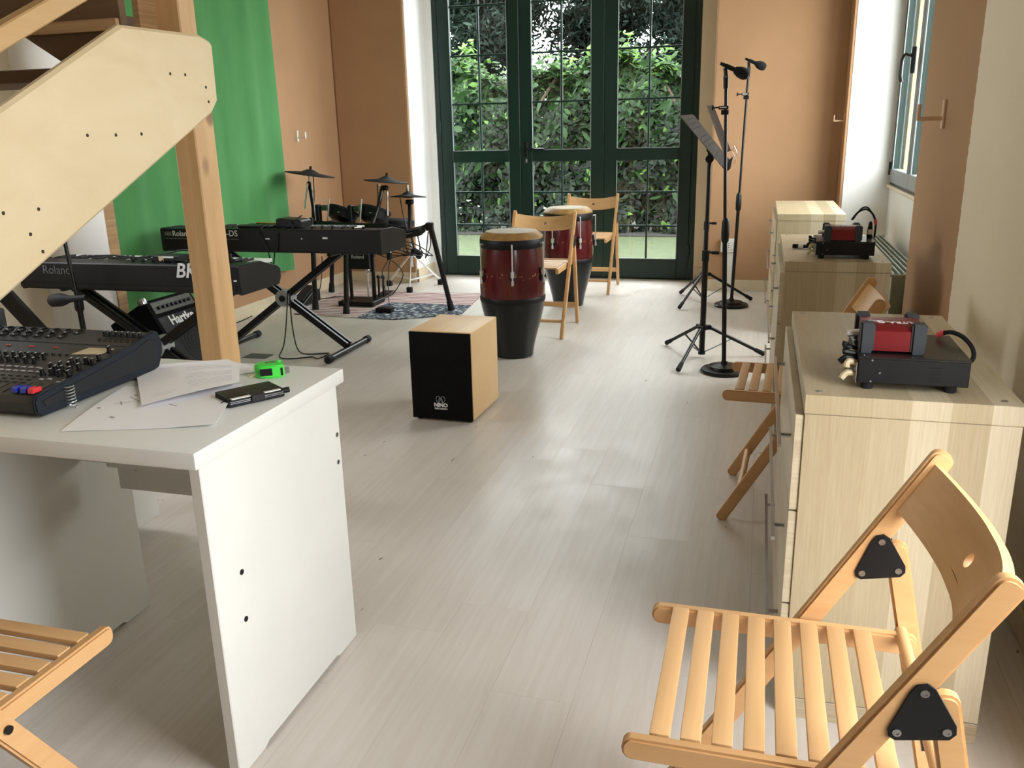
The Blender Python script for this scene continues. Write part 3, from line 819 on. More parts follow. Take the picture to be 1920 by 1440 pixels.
# white desk ------------------------------------------------------------
t = thing('desk', 'white painted desk with a mixer and papers on it', 'desk')
WD = M['white_desk']
mb = MB(); mb.box((-2.05, 1.238, .700), (-.962, 1.836, .735), .005, 2); mb.build('top', WD, t)
def side_panel(xa, xb, name='side_panel'):
    P = [(1.262, 0), (1.36, 0), (1.375, .012), (1.70, .012), (1.715, 0), (1.812, 0), (1.812, .70), (1.262, .70)]
    return MB().prism(P, (xa, 0, 0), (0, 1, 0), (0, 0, 1), xb-xa, .002).build(name, WD, t)
sp_ = side_panel(-.998, -.973)
for (yy, zz, m_) in ((1.795, .575, 'steel'), (1.790, .505, 'steel'), (1.35, .575-.14, 'dark_gap'), (1.345, .33, 'dark_gap')):
    MB().lathe([(.006, 0), (.006, .002), (.003, .0025), (0, .001)], (-.973, yy, zz), Euler((0, R(90), 0)), 12).build('screw', M[m_], sp_)
side_panel(-1.648, -1.622); side_panel(-2.04, -2.015)
MB().box((-1.622, 1.645, .508), (-.998, 1.663, .700), .002).build('apron', WD, t)
rl_ = MB().box((-1.560, 1.70, .415), (-.998, 1.718, .500), .002).build('modesty_rail', WD, t)
MB().box((-1.560, 1.664, .488), (-.998, 1.70, .503), .003).build('shelf_lip', WD, t)
MB().cyl((-1.50, 1.6995, .477), (-1.50, 1.697, .477), .005, seg=10).build('screw', M['dark_gap'], rl_)
chips = MB()
for x in (-1.985, -1.46, -1.40, -1.385, -1.36, -1.24, -1.22, -1.19, -1.02): chips.ball((x, 1.2400, .731), .0022, 6, 4, (1.6, .5, .8))
ck = chips.build('paint_chips', M['dark_wood'], t); ck['kind'] = 'stuff'
place(t, (-1.5, 1.54, 0))

# pedestal on castors behind the desk
t = thing('drawer_pedestal', 'white drawer pedestal on black castors behind the desk', 'cabinet')
MB().box((-2.31, 1.85, .052), (-1.915, 2.25, .58), .003).build('body', M['white_desk'], t)
for k in range(3): MB().box((-2.305, 1.835, .06+k*.17), (-1.92, 1.85, .22+k*.17), .003).build('drawer', M['white_desk'], t)
for (x, y) in ((-1.950, 2.12), (-2.27, 2.12), (-2.27, 1.90), (-1.950, 1.90)):
    c = MB().cyl((x-.012, y, .026), (x+.012, y, .026), .026, seg=18).build('castor', M['black_plastic'], t)
    MB().box((x-.018, y-.02, .042), (x+.018, y+.02, .0525), .003).build('bracket', M['black_metal'], c)
place(t, (-2.18, 2.12, 0))
tag(MB().tube([(-1.905, 2.03, .585), (-1.900, 2.03, .40), (-1.905, 2.05, .25), (-1.902, 2.07, .18), (-1.905, 2.10, .14), (-1.906, 2.09, .115)], .0035, 6, 5).build('cable', M['black_plastic']), 'short thin black cable hanging down the side of the white pedestal', 'cable')

# ================================================================ STAIR
ST = thing('wooden_staircase', 'pale plywood and pine staircase rising along the left side', 'staircase')
mx_ = -1.74
poly = [(-.36, .0), (.45, .0), (-.0, 0)]
low = lambda y: .92+(y-1.613)*.4664
up_ = lambda y: 1.36+(y-1.715)*.5033
P = [(-.33, 0.0), (2.565, 1.364), (2.602, 1.402), (2.606, 1.575), (2.595, 1.588), (2.541, 1.602), (2.176, 1.594), (-.98, 0.0)]
P = [(a, max(b, 0)) for a, b in P]
mb = MB(); mb.prism(P, (mx_-.032, 0, 0), (0, 1, 0), (0, 0, 1), .032, .009, 1)
s1 = mb.build('stringer', M['birch'], ST)
for (y, z) in ((2.367, 1.475), (2.44, 1.476), (2.54, 1.443), (2.546, 1.399), (1.984, 1.299), (2.093, 1.299), (2.2, 1.301), (1.777, 1.123), (1.669, 1.123), (1.738, 1.065), (1.767, 1.018)):
    MB().lathe([(.0048, 0), (.0048, .0014), (.003, .0018), (0, .0008)], (mx_-.0005, y, z), Euler((0, R(90), 0)), 10).build('screw', M['bark'], s1)
MB().prism(P, (-2.66, 0, 0), (0, 1, 0), (0, 0, 1), .032, .006, 1).build('stringer', M['birch'], ST)
for k in range(8):
    z = 1.303-.18*k; y = 1.945-.36*k
    if z < .05: break
    MB().box((-2.628, y, z-.038), (mx_-.033, y+.30, z), .003).build('tread', M['dark_wood'], ST)
MB().box((-2.628, 2.30, 1.463), (mx_-.033, 2.58, 1.502), .003).build('landing', M['dark_wood'], ST)
# upper flight turning left
zed = lambda x: 1.50+(-2.07-x)*.62
Q = [(-1.865, 1.502), (-2.07, 1.502), (-3.55, zed(-3.55)), (-3.55, 2.75), (-1.865, 1.95)]
MB().prism(Q, (0, 2.365, 0), (1, 0, 0), (0, 0, 1), .03, .002).build('upper_stringer', M['dark_wood'], ST)
MB().box((-2.20, 2.318, 1.600), (-1.87, 2.335, 1.634), .001).build('nosing', M['ply_edge'], ST)
for k in range(4):
    z = 1.68+.18*k; x = -2.05-.28*k
    MB().box((x-.30, 2.366, z-.035), (x, 2.95, z), .002).build('upper_tread', M['dark_wood'], ST)
mb = MB(); mb.box((-1.857, 2.500, 0), (-1.773, 2.610, 1.463), .004); mb.build('post', M['pine'], ST)
MB().box((-1.866, 2.500, 1.595), (-1.778, 2.586, 2.45), .004).build('newel', M['pine'], ST)
MB().box((-1.885, 2.42, 1.56), (-1.862, 2.50, 2.4), .001).build('newel_board', M['ply_edge'], ST)
MB().beam((-1.80, -.7, 1.52-.486*2.485), (-1.80, 2.50, 1.52+.486*.715), .045, .050, (1, 0, 0), .004).build('handrail', M['pine_rail'], ST)
MB().box((-1.82, -.66, .0), (-1.775, -.61, .36), .004).build('newel', M['pine'], ST)
place(ST, (-2.2, 1.2, 0))

# ================================================================ INSTRUMENTS
def text(name, body, width, loc, rot, mat, parent, bold=0, shear=0, ext=.0006):
    cu = bpy.data.curves.new(name, 'FONT'); cu.body = body; cu.size = 1; cu.extrude = 0; cu.offset = bold; cu.shear = shear; cu.resolution_u = 3
    o = bpy.data.objects.new(name, cu); COL.objects.link(o)
    bpy.context.view_layer.update(); w = o.dimensions.x
    k = width/w; cu.size = k; cu.offset = bold*k; cu.extrude = ext
    bpy.context.view_layer.update()
    dg = bpy.context.evaluated_depsgraph_get()
    me = bpy.data.meshes.new_from_object(o.evaluated_get(dg)); me.materials.clear(); me.materials.append(mat)
    bpy.data.objects.remove(o); bpy.data.curves.remove(cu)
    o = bpy.data.objects.new(name, me); COL.objects.link(o)
    o.location = loc; o.rotation_euler = rot; o.parent = parent
    return o
BP, BM, BS, CH, RB = M['black_plastic'], M['black_metal'], M['black_satin'], M['chrome'], M['rubber']
RX = (R(90), 0, 0)

# congas
def make_conga():
    t = thing('conga_drum', '', 'drum', 'wine red and black congas')
    MB().lathe([(.100, 0), (.114, .002), (.117, .012), (.116, .018), (.128, .08), (.146, .15), (.166, .22), (.182, .29), (.190, .34)], (0, 0, 0), None, 48).build('lower_shell', M['conga_black'], t)
    MB().lathe([(.190, .335), (.193, .342), (.193, .362), (.190, .368)], (0, 0, 0), None, 48).build('belly_band', BS, t)
    MB().lathe([(.188, .36), (.1905, .39), (.191, .43), (.188, .50), (.181, .58), (.172, .655)], (0, 0, 0), None, 48).build('shell', M['conga_red'], t)
    MB().lathe([(.172, .648), (.183, .650), (.186, .656), (.186, .694), (.183, .700), (.170, .700)], (0, 0, 0), None, 48).build('rim', BS, t)
    hd = MB().lathe([(.168, .699), (.184, .701), (.183, .709), (.170, .722), (.152, .736), (.146, .7395)], (0, 0, 0), None, 48).build('head_collar', M['hide_edge'], t)
    MB().lathe([(.1465, .739), (.140, .7405), (0, .7395)], (0, 0, 0), None, 48).build('head', M['hide'], t)
    for k in range(6):
        a = R(60*k-74); c, s_ = math.cos(a), math.sin(a)
        Pt = lambda r, z: (c*r, s_*r, z)
        rt = Matrix(((c, -s_, 0), (s_, c, 0), (0, 0, 1)))
        l = MB().ball(Pt(.192, .500), .03, 12, 8, (.30, .55, 1.35), rt).build('lug_plate', BS, t)
        m_ = MB(); m_.tube([Pt(.186, .675), Pt(.203, .678), Pt(.205, .660), Pt(.206, .47)], .0045, 8, 3)
        m_.cyl(Pt(.206, .452), Pt(.206, .478), .008, seg=6); m_.obox(Pt(.200, .512), (.026, .020, .035), rt, .004)
        m_.build('tension_rod', CH, l)
    return t
cg = make_conga(); cg['label'] = 'front conga drum, wine red and black, beside the box drum'; cg.location = (-1.372, 4.80, 0)
c2 = copy_tree(cg); c2['label'] = 'rear conga drum, wine red and black, behind the first beech chair'; c2.location = (-1.378, 6.375, 0); c2.rotation_euler = (0, 0, R(22))

# cajon
t = thing('cajon', 'maple box drum with a black front panel on the floor', 'drum')
t_lo, t_hi = (-1.503, 3.53), (-1.204, 3.93)
cz = .427
MB().box((-1.503, 3.538, .012), (-1.204, 3.905, cz), .007, 3).build('body', M['maple'], t)
fp = MB().box((-1.505, 3.530, .010), (-1.207, 3.540, cz-.004), .004, 2).build('front_panel', M['black_matte'], t)
text('lettering', 'NINO', .066, (-1.395, 3.5292, .072), RX, M['ink_white'], fp, .03)
text('lettering', 'PERCUSSION', .062, (-1.393, 3.5292, .059), RX, M['ink_white'], fp, .01)
em = MB()
def ring2(cx, cz_, rx, rz, n=20, y=3.5294, r=.0007):
    em.tube([(cx+rx*math.cos(2*PI*i/n), y, cz_+rz*math.sin(2*PI*i/n)) for i in range(n)], r, 4, 0, True)
ring2(-1.374, .108, .010, .015); ring2(-1.350, .108, .010, .015); ring2(-1.362, .100, .009, .016)
em.build('emblem', M['ink'], fp)
for (x, y) in ((-1.48, 3.56), (-1.23, 3.56), (-1.48, 3.88), (-1.23, 3.88)):
    MB().cyl((x, y, 0), (x, y, .013), .012, seg=12).build('foot', RB, t)
# turn the box a touch
place(t, (-1.354, 3.72, 0)); t.rotation_euler = (0, 0, R(-1.5))

# microphone stands and microphones
def mic_stand(bx, by, tx, tz, label, glabel, knob_z):
    t = thing('microphone_stand', label, 'microphone stand', 'round based microphone stands')
    MB().lathe([(.125, 0), (.126, .010), (.120, .018), (.086, .022), (.082, .036), (.055, .040), (.020, .044), (.018, .058), (0, .058)], (bx, by, 0), None, 40).build('base', BM, t)
    k = lambda z: bx+(tx-bx)*(z/tz)
    MB().cyl((k(.05), by, .05), (k(.78), by, .78), .0125, seg=14).build('lower_tube', BM, t)
    MB().lathe([(.0125, 0), (.019, .01), (.021, .05), (.019, .11), (.012, .13)], (k(.70), by, .70), None, 14).build('height_clutch', BP, t)
    MB().cyl((k(.8), by, .8), (k(tz-.10), by, tz-.10), .0085, seg=12).build('upper_tube', BM, t)
    c = MB(); kz = knob_z
    c.box((k(kz)-.035, by-.012, kz-.010), (k(kz)+.014, by+.012, kz+.008), .002); c.box((k(kz)-.022, by-.013, kz-.035), (k(kz)+.016, by+.013, kz-.012), .002)
    c.cyl((k(kz)-.035, by, kz), (k(kz)-.060, by, kz), .0035, seg=8); c.cyl((k(kz)-.060, by, kz), (k(kz)-.068, by, kz), .013, seg=12)
    cl = c.build('side_clamp', BP, t)
    MB().box((k(kz)-.030, by-.0135, kz-.003), (k(kz)+.004, by-.0122, kz+.003)).build('print', M['ink'], cl)
    tp = MB(); tp.cyl((k(tz-.11), by, tz-.11), (k(tz-.05), by, tz-.05), .013, seg=12)
    tp.tube([(k(tz-.05), by, tz-.05), (k(tz-.03)-.002, by, tz-.03), (k(tz)-.004, by, tz-.012)], .010, 10, 3)
    clip = tp.build('clip', BP, t)
    MB().cyl((k(tz-.055), by-.015, tz-.055), (k(tz-.055), by-.009, tz-.055), .005, seg=10).build('clip_screw', M['steel'], clip)
    place(t, (bx, by, 0))
    m = thing('microphone', glabel, 'microphone', 'small microphones with foam windshields')
    a = Vector((tx-.028, by, tz+.010)); b = Vector((tx+.105, by-.005, tz-.052)); d = (b-a).normalized()
    MB().cyl(a, a+d*.030, .0075, .010, 14).cyl(a+d*.030, a+d*.105, .0115, .0115, 16).build('body', BP, m)
    z = Vector((0, 0, 1)); q = d.to_track_quat('Z', 'Y').to_matrix()
    MB().lathe([(.010, 0), (.017, .004), (.026, .025), (.029, .045), (.027, .062), (.018, .076), (.0, .081)], a+d*.076, q, 20).build('windshield', M['foam'], m)
    place(m, a); return t
mic_stand(-.138, 4.655, -.200, 1.580, 'nearer round based microphone stand beside the oak chests', 'nearer microphone with a black foam windshield', 1.380)
mic_stand(-.165, 6.52, -.125, 1.728, 'farther round based microphone stand against the tan wall', 'farther microphone with a black foam windshield, the higher one', 1.505)

# music stands
def music_stand(pole, feet, hub, collar, top, near, far, label, dsk=True):
    t = thing('music_stand', label, 'music stand', 'black tripod music stands')
    px, py = pole; P0 = Vector((px, py, .03))
    MB().cyl((px, py, .03), (px, py, collar), .0165, seg=16).build('lower_tube', BM, t)
    MB().cyl((px, py, collar), (px, py, top), .011, seg=12).build('upper_tube', BM, t)
    c = MB(); c.cyl((px, py, collar-.05), (px, py, collar+.012), .021, seg=14); c.cyl((px, py, collar), (px+.04, py-.01, collar), .007, seg=8); c.box((px+.035, py-.022, collar-.009), (px+.075, py-.002, collar+.009), .003)
    c.build('collar', BP, t)
    h = MB(); h.cyl((px, py, hub-.012), (px, py, hub+.014), .028, seg=16)
    for fx, fy in feet:
        d = Vector((fx-px, fy-py, 0)).normalized(); h.obox(Vector((px, py, hub))+d*.032, (.035, .024, .026), Matrix((d, Vector((-d.y, d.x, 0)), Vector((0, 0, 1)))).transposed(), .003)
    h.build('hub', BP, t)
    MB().cyl((px, py, .022), (px, py, .040), .021, seg=14).build('bottom_cap', BP, t)
    for fx, fy in feet:
        d = Vector((fx-px, fy-py, 0)); L_ = d.length; d.normalize()
        a = Vector((px, py, hub))+d*.04; b = Vector((fx, fy, .016))
        e = (b-a).normalized()
        l = MB().cyl(a, b-e*.03, .010, seg=12).build('leg', BM, t)
        MB().cyl(b-e*.055, b-e*.0, .0125, .0145, 12).ball(b-e*.006, .0150, 12, 8).build('rubber_foot', RB, l)
        MB().beam(Vector((px, py, .034))+d*.015, a+(b-a)*.42, .012, .003, (-d.y, d.x, 0)).build('brace', BM, l)
    k = MB(); k.cyl((px, py-.02, top), (px, py+.03, top), .022, seg=14); k.obox((px+.004, py, top+.02), (.03, .02, .07), None, .004)
    k.build('tilt_knob', BP, t)
    # perforated desk: a sloping plate, its long side along Y
    (n0, n1), (f0, f1) = near, far
    n0, n1, f0, f1 = [Vector(v) for v in (n0, n1, f0, f1)]
    m_ = MB(); bm = m_.bm; A = []
    for (p, q) in ((n0, n1), (f0, f1)): A.append((bm.verts.new(p), bm.verts.new(q)))
    nrm = (f0-n0).cross(n1-n0).normalized(); nrm = nrm if nrm.z > 0 else -nrm
    B = [(bm.verts.new(p.co-nrm*.0025), bm.verts.new(q.co-nrm*.0025)) for p, q in A]
    a, b_, c_, d_ = A[0][0], A[0][1], A[1][1], A[1][0]; e, f, g, h_ = B[0][0], B[0][1], B[1][1], B[1][0]
    for fc in ((a, b_, c_, d_), (e, h_, g, f), (a, e, f, b_), (b_, f, g, c_), (c_, g, h_, d_), (d_, h_, e, a)): bm.faces.new(fc)
    plate = m_.build('desk_plate', M['stand_plate'], t, False)
    MB().beam(n0-nrm*.001, n1-nrm*.001, .005, .005).build('plate_edge', M['steel'], plate)
    lip = MB(); sd = (f1-n1).normalized(); u = (n1-n0).normalized()
    lip.beam(n1+nrm*.012, f1+nrm*.012, .024, .002, nrm); lip.build('lip', M['black_matte'], plate)
    holes = MB()
    for i in range(1, 12):
        for j in range(1, 17):
            s_, r_ = i/12, j/17
            if i in (4, 8) : continue
            p = n0.lerp(f0, r_).lerp(n1.lerp(f1, r_), s_)+nrm*.0004
            holes.obox(p, (.012, .005, .0006), Matrix(((f0-n0).normalized(), u, nrm)).transposed())
    hl_ = holes.build('perforations', M['dark_gap'], plate, False); hl_['kind'] = 'stuff'
    for r_ in (.2, .8):
        p = n1.lerp(f1, r_)+nrm*.044; MB().tube([p, p+nrm*.02-u*.01, p+nrm*.03-u*.05], .0016, 6, 2).build('page_clip', M['steel'], plate)
    place(t, (px, py, 0)); return t
M['stand_plate'] = plain('dark_sheet_steel', srgb(50, 44, 40), .85, 0, spec=.1, var=.1, sc=5)
music_stand((-.277, 4.94), [(-.506, 5.200), (-.379, 4.585), (.070, 5.030)], .180, .612, 1.12,
            ((-.425, 4.72, 1.349), (-.176, 4.72, 1.062)), ((-.392, 5.18, 1.359), (-.180, 5.18, 1.108)), 'nearer tripod music stand with a tilted perforated desk')
music_stand((-.375, 6.64), [(-.575, 6.936), (-.529, 6.315), (-.022, 6.735)], .215, .60, 1.13,
            ((-.392, 5.98+.43, 1.434), (-.262, 6.41, 1.11)), ((-.372, 6.86, 1.445), (-.232, 6.86, 1.12)), 'farther tripod music stand with a steep perforated desk')

# keyboards ------------------------------------------------------------
def keyboard(x0, x1, yb, depth, z0, zb, zf, label, nkeys, brand):
    """back panel faces the camera at yb, keys on the far side"""
    t = thing('keyboard', label, 'keyboard', 'black electronic keyboards on X stands')
    y1 = yb+depth; H = zb-z0
    prof = [(yb+.012, z0), (yb, z0+.012), (yb, z0+H-.006), (yb+.006, zb), (yb+depth*.45, zb-.004), (yb+depth*.47, zb-.022), (y1-.012, zf-.004), (y1, zf-.014), (y1, z0+.025), (y1-.02, z0)]
    MB().prism([(a, b) for a, b in prof], (x0+.02, 0, 0), (0, 1, 0), (0, 0, 1), x1-x0-.04, .001).build('body', BS, t)
    pr2 = [(yb+.008, z0-.002), (yb-.002, z0+.012), (yb-.002, zb-.006), (yb+.006, zb+.003), (yb+depth*.5, zb+.001), (y1-.02, zf+.005), (y1+.002, zf-.012), (y1+.002, z0+.028), (y1-.018, z0-.002)]
    for xa in (x0, x1-.02):
        MB().prism(pr2, (xa, 0, 0), (0, 1, 0), (0, 0, 1), .02, .002).build('end_cheek', BP, t)
    kx0 = x0+.06 if brand == 'a' else x0+.04; kx1 = x1-.03 if brand == 'b' else x1-.26
    w = (kx1-kx0)/nkeys
    ya, yk = yb+depth*.48, y1-.010
    ks = zb-.010
    for i in range(nkeys):
        MB().box((kx0+i*w+.0006, ya, ks-.016), (kx0+(i+1)*w-.0006, yk, ks), .0015).build('white_key', M['white_key'], t, False)
    for i in range(nkeys-1):
        if i % 7 in (0, 1, 3, 4, 5):
            xx = kx0+(i+1)*w; MB().box((xx-.006, ya, ks), (xx+.006, ya+(yk-ya)*.62, ks+.010), .002).build('black_key', BP, t, False)
    kb = MB()
    for i in range(10): kb.cyl((x0+(x1-x0)*(.50+.045*i), yb+depth*.2, zb-.004), (x0+(x1-x0)*(.50+.045*i), yb+depth*.2, zb+.012), .008, seg=10)
    kb.build('control_knobs', BP, t)
    return t
k1 = keyboard(-3.31, -2.13, 3.200, .325, .632, .758, .712, 'nearer black keyboard, partly hidden by the timber post', 36, 'b')
text('lettering', 'Roland', .150, (-3.170, 3.1985, .705), RX, M['ink_grey'], k1)
text('lettering', 'BK-5', .185, (-2.455, 3.1985, .704), RX, M['ink'], k1, .02, .25)
MB().box((-2.165, 3.1985, .690), (-2.150, 3.1995, .697)).build('socket_mark', M['ink'], k1)
MB().box((-3.28, 3.1988, .664), (-2.16, 3.1995, .666)).build('panel_seam', BM, k1)
place(k1, (-2.72, 3.36, .63))
k2 = keyboard(-3.442, -2.012, 4.40, .360, .645, .779, .742, 'farther long black keyboard in front of the green cloth', 52, 'a')
text('lettering', 'Roland', .120, (-3.360, 4.3985, .736), RX, M['ink'], k2, .01)
text('lettering', 'JUNO-DS', .205, (-3.117, 4.3985, .738), RX, M['ink'], k2, .012)
MB().box((-3.414, 4.3982, .7185), (-2.912, 4.3992, .7225)).build('print_line', M['ink_dim'], k2)
MB().box((-3.412, 4.3984, .738), (-3.366, 4.3992, .760)).build('print_badge', M['ink_dim'], k2)
for (x, z, w_, h_) in ((-2.735, .722, .028, .007), (-2.505, .724, .008, .008), (-2.37, .728, .032, .010)):
    MB().box((x, 4.3984, z), (x+w_, 4.3992, z+h_)).build('socket_mark', M['ink'], k2)
MB().box((-2.03, 4.50, .600), (-2.006, 4.53, .645), .003).build('hanging_bracket', BM, k2)
place(k2, (-2.73, 4.58, .645))

def x_stand(xl, xr, y, zt, label, depth=.26, foot=.54):
    t = thing('keyboard_stand', label, 'keyboard stand', 'black double braced X keyboard stands')
    for (a, b, lab) in ((xl, xr, 'arm'), (xr, xl, 'arm')):
        for dy in (-.022, .022):
            MB().beam((a, y+dy, zt), (b, y+dy, .045), .025, .038, (0, 1, 0), .004).build('arm', BM, t)
        MB().beam((a, y-depth*.62, zt+.004), (a, y+depth*.62, zt+.004), .030, .026, (1, 0, 0), .006).build('support_bar', BM, t)
        f = MB().beam((b, y-foot/2, .022), (b, y+foot/2, .022), .034, .030, (1, 0, 0), .006).build('foot_bar', BM, t)
        for s_ in (-1, 1): MB().cyl((b, y+s_*(foot/2-.03), .022), (b, y+s_*(foot/2+.012), .022), .023, seg=14).build('rubber_cap', RB, f)
    xm = (xl+xr)/2
    MB().cyl((xm, y-.045, (zt+.045)/2), (xm, y+.045, (zt+.045)/2), .050, seg=22).build('pivot_disc', M['grey_disc'], t)
    MB().cyl((xm, y-.052, (zt+.045)/2), (xm, y-.044, (zt+.045)/2), .020, seg=14).build('pivot_bolt', BP, t)
    place(t, (xm, y, 0)); return t
M['grey_disc'] = plain('grey_pivot_plastic', srgb(150, 152, 152), .4)
x_stand(-3.20, -2.395, 4.665, .620, 'X stand under the farther keyboard, right foot in clear view')
x_stand(-3.20, -2.33, 3.42, .607, 'X stand under the nearer keyboard, mostly behind the mixer', .16, .30)

# boxes and bits on the keyboards
t = thing('effects_unit', 'small black box lying on top of the farther keyboard', 'electronic device')
MB().prism([(-2.72, .778), (-2.552, .778), (-2.552, .812), (-2.562, .822), (-2.70, .832), (-2.72, .824)], (0, 4.62, 0), (1, 0, 0), (0, 0, 1), .12, .004).build('body', BP, t)
MB().box((-2.95, 4.46, .779), (-2.74, 4.60, .792), .003).build('tray', BP, t)
place(t, (-2.64, 4.56, .779))
tag(place(MB().cyl((-2.86, 4.52, .803), (-2.735, 4.54, .800), .0055, .0045, 8).build('drumstick', M['gold']), (-2.8, 4.53, .80)), 'thin yellowish stick beside the black box on the farther keyboard', 'drumstick')
t = thing('power_adapter', 'black box with a pale sticker lying on the nearer keyboard', 'electronic device')
ab = MB().box((-2.615, 3.26, .761), (-2.47, 3.34, .788), .004).build('body', BP, t)
MB().box((-2.578, 3.2585, .764), (-2.553, 3.2595, .786)).build('sticker', M['beige_plug'], ab)
MB().box((-2.553, 3.2583, .778), (-2.50, 3.2595, .786)).build('sticker', M['ink'], ab)
place(t, (-2.54, 3.3, .761))
t = thing('clamp_knob', 'small black knob standing on the right end of the nearer keyboard', 'knob')
MB().lathe([(.030, 0), (.026, .006), (.012, .012), (.009, .018), (.009, .034), (0, .035)], (-2.265, 3.34, .7575), None, 16).build('knob', BP, t); place(t, (-2.265, 3.34, .757))

def cable(pts, r, label, name='cable', grp=None, sm=5):
    o = MB().tube(pts, r, 6, sm).build(name, BP); place(o, pts[0]); return tag(o, label, 'cable', grp)
cable([(-2.78, 4.50, .797), (-2.765, 4.385, .762), (-2.72, 4.385, .66), (-2.700, 4.39, .57), (-2.672, 4.385, .66), (-2.655, 4.385, .74), (-2.62, 4.45, .797), (-2.60, 4.60, .84)], .004, 'thin black cable looped over the back of the farther keyboard')
cable([(-3.05, 3.36, .764), (-2.9, 3.35, .772), (-2.75, 3.35, .765), (-2.62, 3.38, .782), (-2.52, 3.37, .800), (-2.45, 3.36, .790), (-2.40, 3.36, .764)], .004, 'black cable lying along the top of the nearer keyboard')
cable([(-2.745, 4.60, .375), (-2.755, 4.57, .2), (-2.77, 4.54, .06), (-2.765, 4.47, .006), (-2.70, 4.43, .004), (-2.62, 4.46, .004), (-2.56, 4.50, .004), (-2.505, 4.47, .004), (-2.50, 4.60, .004), (-2.60, 4.56, .004), (-2.68, 4.58, .004), (-2.735, 4.62, .05), (-2.748, 4.62, .2), (-2.735, 4.61, .385)], .0038, 'black cable dropping from the farther keyboard stand and looping on the floor')
cable([(-3.60, 5.50, .012), (-3.585, 5.30, .010), (-3.575, 5.05, .02), (-3.56, 4.8, .01), (-3.5, 4.6, .008)], .004, 'black cable running along the skirting of the left wall')

# combo amp, leaning back and turned towards the room
t = thing('guitar_amplifier', 'black combo amplifier with white lettering tilted back below the keyboards', 'amplifier')
u_ = Vector((0, 1, 0)); dn = Vector((.5, 0, -.866)); nn = Vector((.866, 0, .5)); O = Vector((-2.89, 3.50, .525)); Wd, Hh, Dd = .36, .44, .26
rot = Matrix((u_, -dn, nn)).transposed()
rot = Matrix((u_, -dn, u_.cross(-dn))).transposed()
ctr = O+u_*Wd/2+dn*Hh/2-nn*Dd/2
MB().obox(ctr, (Wd, Hh, Dd), rot, .012, 2).build('cabinet', M['black_matte'], t)
gr_ = MB().obox(O+u_*Wd/2+dn*.265+nn*.001, (Wd-.03, .33, .006), rot, .003).build('grille', BS, t)
MB().obox(O+u_*Wd/2+dn*.05+nn*.002, (Wd-.05, .062, .006), rot, .001).build('control_panel', M['ink_dim'], t)
for k in range(8):
    p = O+u_*(.06+k*.034)+dn*.055+nn*.005
    MB().cyl(p, p+nn*.014, .009, seg=10).build('knob', BP, t)
rt_ = Matrix((u_, -dn, nn)).transposed().to_euler()
text('lettering', 'Hartke', .19, tuple(O+u_*.085+dn*.155+nn*.005), rt_, M['ink_white'], gr_, .03)
sc_ = MB(); 
for i in range(1, 6): sc_.tube([tuple(O+u_*(.19+math.cos(a_)*.022*i)+dn*(.28+math.sin(a_)*.022*i)+nn*.0045) for a_ in [2*PI*q/28 for q in range(28)]], .0012, 4, 0, True)
sc_.build('speaker_rings', M['rubber'], gr_)
for (a_, b_) in ((0, 0), (Wd, 0), (0, Hh), (Wd, Hh)):
    p = O+u_*a_+dn*b_-nn*.01
    MB().obox(p, (.034, .034, .034), rot, .010, 2).build('corner_guard', M['steel'], t)
pp = ctr+dn*.02-nn*(Dd/2+.002)
MB().tube([tuple(O+u_*.02+dn*.25-nn*Dd), (-3.09, 3.52, .10), (-3.11, 3.52, .012)], .008, 8, 3).tube([tuple(O+u_*(Wd-.02)+dn*.25-nn*Dd), (-3.09, 3.84, .10), (-3.11, 3.84, .012)], .008, 8, 3).build('tilt_leg', CH, t)
place(t, (-2.85, 3.68, 0))

# boom microphone stand before the keyboard
t = thing('boom_microphone_stand', 'thin black stand holding a large microphone in front of the nearer keyboard', 'microphone stand')
MB().cyl((-2.935, 3.10, 1.02), (-2.905, 3.10, .56), .009, seg=10).cyl((-2.905, 3.10, .56), (-2.915, 3.12, .05), .0125, seg=12).build('pole', BM, t)
MB().lathe([(.013, 0), (.020, .01), (.020, .05), (.013, .065)], (-2.905, 3.10, .555), None, 12).build('clutch', BP, t)
for a_ in (90, 210, 330):
    l = MB().cyl((-2.915, 3.12, .16), (-2.915+.26*math.cos(R(a_)), 3.12+.26*math.sin(R(a_)), .014), .008, seg=10).build('leg', BM, t)
    MB().ball((-2.915+.26*math.cos(R(a_)), 3.12+.26*math.sin(R(a_)), .013), .013, 10, 6).build('rubber_foot', RB, l)
place(t, (-2.915, 3.12, 0))
t = thing('microphone', 'fat black microphone clipped level on the thin boom stand', 'microphone')
MB().lathe([(.0, 0), (.022, .004), (.029, .015), (.030, .06), (.024, .085), (.018, .10), (.014, .13), (.012, .20), (0, .205)], (-3.045, 3.085, .602), Euler((0, R(84), 0)), 18).build('body', M['rubber'], t)
place(t, (-3.0, 3.085, .60))

# thick black bar at the far left, socket block on the desk shelf behind the mixer
t = thing('folded_stand', 'thick black folded stand leaning behind the mixer at the left edge', 'stand')
MB().beam((-3.60, 3.30, .66), (-3.26, 3.30, .30), .035, .085, (0, 1, 0), .006).build('bar', BM, t)
MB().beam((-3.26, 3.30, .30), (-3.02, 3.30, .045), .035, .085, (0, 1, 0), .006).build('bar', BM, t)
MB().box((-3.10, 3.12, 0), (-3.0, 3.48, .03), .004).build('foot', RB, t)
place(t, (-3.05, 3.30, 0))

